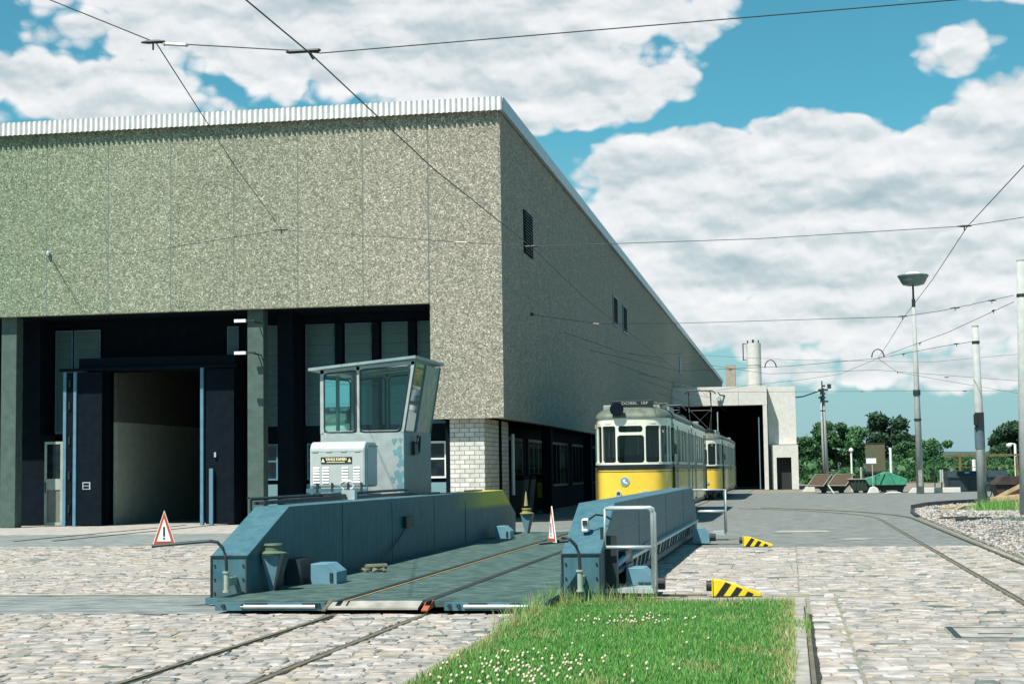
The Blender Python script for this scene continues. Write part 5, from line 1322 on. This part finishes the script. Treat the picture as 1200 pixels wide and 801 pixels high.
# hedge / undergrowth as one mass
hn = 30000; hx = rs.uniform(-6, 60, hn); hy = rs.uniform(150, 200, hn)
hh = 1.3+.6*np.sin(hx*1.3)+.5*np.sin(hx*.47+2); hh = np.clip(hh, .8, 2.2)
hz = rs.uniform(0, 1, hn)**.7*hh
me = bpy.data.meshes.new('undergrowth'); nn = rs.normal(size=(hn, 3)); nn /= np.linalg.norm(nn, axis=1)[:, None]
a = np.cross(nn, rs.normal(size=(hn, 3))); a /= np.linalg.norm(a, axis=1)[:, None]; b = np.cross(nn, a); s_ = rs.uniform(.12, .34, hn)[:, None]
P_ = np.stack([hx, hy, hz], 1); V = np.stack([P_-a*s_, P_-b*s_, P_+a*s_, P_+b*s_], 1).reshape(-1, 3)
me.vertices.add(hn*4); me.vertices.foreach_set('co', V.ravel()); me.loops.add(hn*4); me.loops.foreach_set('vertex_index', np.arange(hn*4)); me.polygons.add(hn)
me.polygons.foreach_set('loop_start', np.arange(hn)*4); me.polygons.foreach_set('loop_total', np.full(hn, 4)); me.update()
at = me.attributes.new('tone', 'FLOAT', 'FACE'); at.data.foreach_set('value', rs.uniform(0, 1, hn)); me.materials.append(M['leaf'])
o = bpy.data.objects.new('undergrowth', me); C.objects.link(o); tag(o, 'dark green undergrowth below the trees beyond the yard', None, None, 'stuff')
# distant wooded ridge
hl = MB(); rows = []
for j, (y, k) in enumerate(((1150, 0), (1300, 1), (1500, .9), (1700, 0))):
    rows.append([(x, y, max(-1, k*(7+4*math.sin(x*.006+1)+2*math.sin(x*.017)))) for x in range(-700, 701, 35)])
nx = len(rows[0]); hl.add([p for r_ in rows for p in r_], [(j*nx+i, j*nx+i+1, (j+1)*nx+i+1, (j+1)*nx+i) for j in range(3) for i in range(nx-1)])
tag(hl.build('hills', mat('wooded_hill', (.05, .10, .09), .95, 0, .2, .02), smooth=True), kind='structure')
#@@SKY
# ------------------------------------------------------------------ light and sky
sun_v = Vector((.31, .56, -1.0)).normalized()   # direction the light travels
sl = bpy.data.lights.new('sun', 'SUN'); sl.energy = 5.0; sl.angle = R(.53); sl.color = (1.0, .955, .88)
so = bpy.data.objects.new('sun', sl); C.objects.link(so); so.rotation_euler = sun_v.to_track_quat('-Z', 'Y').to_euler(); so.location = (0, 0, 60)
W = bpy.data.worlds.new('World'); S.world = W; W.use_nodes = True; nt = W.node_tree
for n_ in list(nt.nodes): nt.nodes.remove(n_)
out = nd(nt, 'ShaderNodeOutputWorld'); bg = nd(nt, 'ShaderNodeBackground'); lk(nt, bg.outputs[0], out.inputs[0])
bg.inputs[1].default_value = .068
sky = nd(nt, 'ShaderNodeTexSky', sky_type='NISHITA'); sky.sun_disc = False
sky.sun_elevation = math.asin(-sun_v.z); sky.sun_rotation = math.atan2(-sun_v.x, -sun_v.y); sky.altitude = 300; sky.air_density = 1.0; sky.dust_density = .6; sky.ozone_density = 1.5
tint = mixc(nt, 1.0, sky.outputs[0], (.50, 1.26, 1.15), 'MULTIPLY')
tc = nd(nt, 'ShaderNodeTexCoord'); dirv = tc.outputs['Generated']
sp = nd(nt, 'ShaderNodeSeparateXYZ'); lk(nt, dirv, sp.inputs[0])
az = math_(nt, 'MULTIPLY', math_(nt, 'ARCTAN2', sp.outputs[0], sp.outputs[1]), 57.2958)
el = math_(nt, 'MULTIPLY', math_(nt, 'ARCSINE', sp.outputs[2]), 57.2958)
cv = nd(nt, 'ShaderNodeCombineXYZ'); lk(nt, az, cv.inputs[0]); lk(nt, math_(nt, 'MULTIPLY', el, 1.35), cv.inputs[1])
def blob(a, e, ra, re, amp=1.0):
    x = math_(nt, 'DIVIDE', math_(nt, 'SUBTRACT', az, a), ra); y = math_(nt, 'DIVIDE', math_(nt, 'SUBTRACT', el, e), re)
    r_ = math_(nt, 'ADD', math_(nt, 'MULTIPLY', x, x), math_(nt, 'MULTIPLY', y, y))
    return math_(nt, 'MULTIPLY', math_(nt, 'SUBTRACT', 1.0, r_), amp)
BL = [(-13, 15.8, 11.0, 3.2, 1.3), (-8.6, 13.6, 6.0, 1.7, 1.1), (-25, 13.2, 6.5, 1.3, .8), (-21, 16.0, 6, 2.0, .8), (-3.6, 15.6, 2.3, 1.1, .6),
      (-3.2, 10.5, 4.4, 1.6, 1.2), (1.2, 10.9, 3.2, 1.6, 1.2), (4.5, 10.0, 4.2, 1.7, 1.2), (8.6, 11.2, 4.0, 2.2, 1.2), (1, 8.0, 12.0, 2.9, 1.5), (3.0, 5.3, 13, 1.9, .9), (-5.0, 6.5, 5.0, 1.6, .7), (6, 3.4, 10, .9, .35),
      (6.3, 14.1, 1.7, .9, .5), (8.6, 16.2, 4.5, .8, .6)]
cur = None
for b_ in BL:
    v_ = blob(*b_); cur = v_ if cur is None else math_(nt, 'MAXIMUM', cur, v_)
cur = math_(nt, 'MAXIMUM', cur, -1.6)
def nz(scale, det, off=(0, 0, 0), rough=.58):
    mp = nd(nt, 'ShaderNodeMapping'); setin(mp, Location=off); lk(nt, cv.outputs[0], mp.inputs[0])
    return noise(nt, scale, det, rough, mp.outputs[0])
SKY2D[0] = True
wq = nd(nt, 'ShaderNodeTexNoise'); setin(wq, Scale=.5, Detail=3); lk(nt, cv.outputs[0], wq.inputs['Vector'])
wv = nd(nt, 'ShaderNodeVectorMath', operation='MULTIPLY_ADD'); lk(nt, wq.outputs['Color'], wv.inputs[0]); wv.inputs[1].default_value = (.8, .8, 0); lk(nt, cv.outputs[0], wv.inputs[2])
def nw(scale, det, off, rough):
    mp = nd(nt, 'ShaderNodeMapping'); setin(mp, Location=off); lk(nt, wv.outputs[0], mp.inputs[0])
    return noise(nt, scale, det, rough, mp.outputs[0])
n1 = nw(.38, 10, (0, 0, 3.3), .52)
nb = nz(.15, 3, (4, 2, 0))
def vor(scale, off, k):
    mp = nd(nt, 'ShaderNodeMapping'); setin(mp, Location=off); lk(nt, wv.outputs[0], mp.inputs[0])
    v_ = nd(nt, 'ShaderNodeTexVoronoi', feature='F1', voronoi_dimensions='2D'); setin(v_, Scale=scale); lk(nt, mp.outputs[0], v_.inputs['Vector'])
    return math_(nt, 'MULTIPLY', math_(nt, 'SUBTRACT', .42, v_.outputs['Distance']), k)
pa, pb_ = vor(.5, (0, 0, 0), 1.15), vor(1.35, (3, 1, 0), .75)
puff = math_(nt, 'ADD', pa, pb_)
pf_rel = math_(nt, 'MULTIPLY', math_(nt, 'SUBTRACT', puff, math_(nt, 'ADD', vor(.5, (.05, .35, 0), 1.15), vor(1.35, (3.03, 1.14, 0), .75))), .17)
cur = math_(nt, 'ADD', math_(nt, 'ADD', math_(nt, 'MULTIPLY', cur, 1.9), puff), .02)
edge = math_(nt, 'ADD', math_(nt, 'ADD', cur, math_(nt, 'MULTIPLY', math_(nt, 'SUBTRACT', n1, .5), 1.7)), math_(nt, 'MULTIPLY', math_(nt, 'SUBTRACT', nb, .5), 1.2))
mr = nd(nt, 'ShaderNodeMapRange', interpolation_type='SMOOTHSTEP'); setin(mr, **{'From Min': -.05, 'From Max': .62}); lk(nt, edge, mr.inputs[0])
mpb = nd(nt, 'ShaderNodeMapping'); setin(mpb, Scale=(.55, 1.25, 1)); lk(nt, wv.outputs[0], mpb.inputs[0])
def nh(scale, det, off):
    mp = nd(nt, 'ShaderNodeMapping'); setin(mp, Location=off); lk(nt, mpb.outputs[0], mp.inputs[0]); return noise(nt, scale, det, .5, mp.outputs[0])
s1_ = nh(.42, 3, (2, 0, 8.3)); s2_ = nh(.42, 3, (2.1, .95, 8.3))
f1_ = nw(1.1, 5, (0, 0, 5.3), .5); f2_ = nw(1.1, 5, (.06, .28, 5.3), .5)
relief = math_(nt, 'ADD', .62, math_(nt, 'MULTIPLY', math_(nt, 'SUBTRACT', s1_, s2_), 1.25))
relief = math_(nt, 'ADD', relief, math_(nt, 'MULTIPLY', math_(nt, 'SUBTRACT', f1_, f2_), .45))
core = nd(nt, 'ShaderNodeMapRange'); setin(core, **{'From Min': .2, 'From Max': 2.6, 'To Min': .16, 'To Max': -.06}); lk(nt, edge, core.inputs[0])
relief = math_(nt, 'ADD', math_(nt, 'ADD', relief, core.outputs[0]), pf_rel)
ccol = ramp(nt, relief, [(.10, (.46, .58, .63)), (.42, (.66, .745, .775)), (.72, (.93, .95, .97)), (1, (1.08, 1.07, 1.07))])
cs = nd(nt, 'ShaderNodeVectorMath', operation='SCALE'); lk(nt, ccol, cs.inputs[0]); cs.inputs['Scale'].default_value = 9.2
# pale haze band near the horizon
hz_ = nd(nt, 'ShaderNodeMapRange'); setin(hz_, **{'From Min': 0, 'From Max': 12.0, 'To Min': .96, 'To Max': 0}); lk(nt, el, hz_.inputs[0])
skyc = mixc(nt, hz_.outputs[0], tint, (3.5, 5.2, 6.0))
fac = math_(nt, 'MULTIPLY', mr.outputs[0], .94)
lk(nt, mixc(nt, fac, skyc, cs.outputs[0]), bg.inputs[0])
W.cycles.sampling_method = 'MANUAL'; W.cycles.sample_map_resolution = 512

S.view_settings.view_transform = 'Standard'; S.view_settings.look = 'None'; S.view_settings.exposure = 0.55; S.view_settings.gamma = 1.0
S.cycles.use_denoising = True
S.cycles.max_bounces = 6; S.cycles.transparent_max_bounces = 8
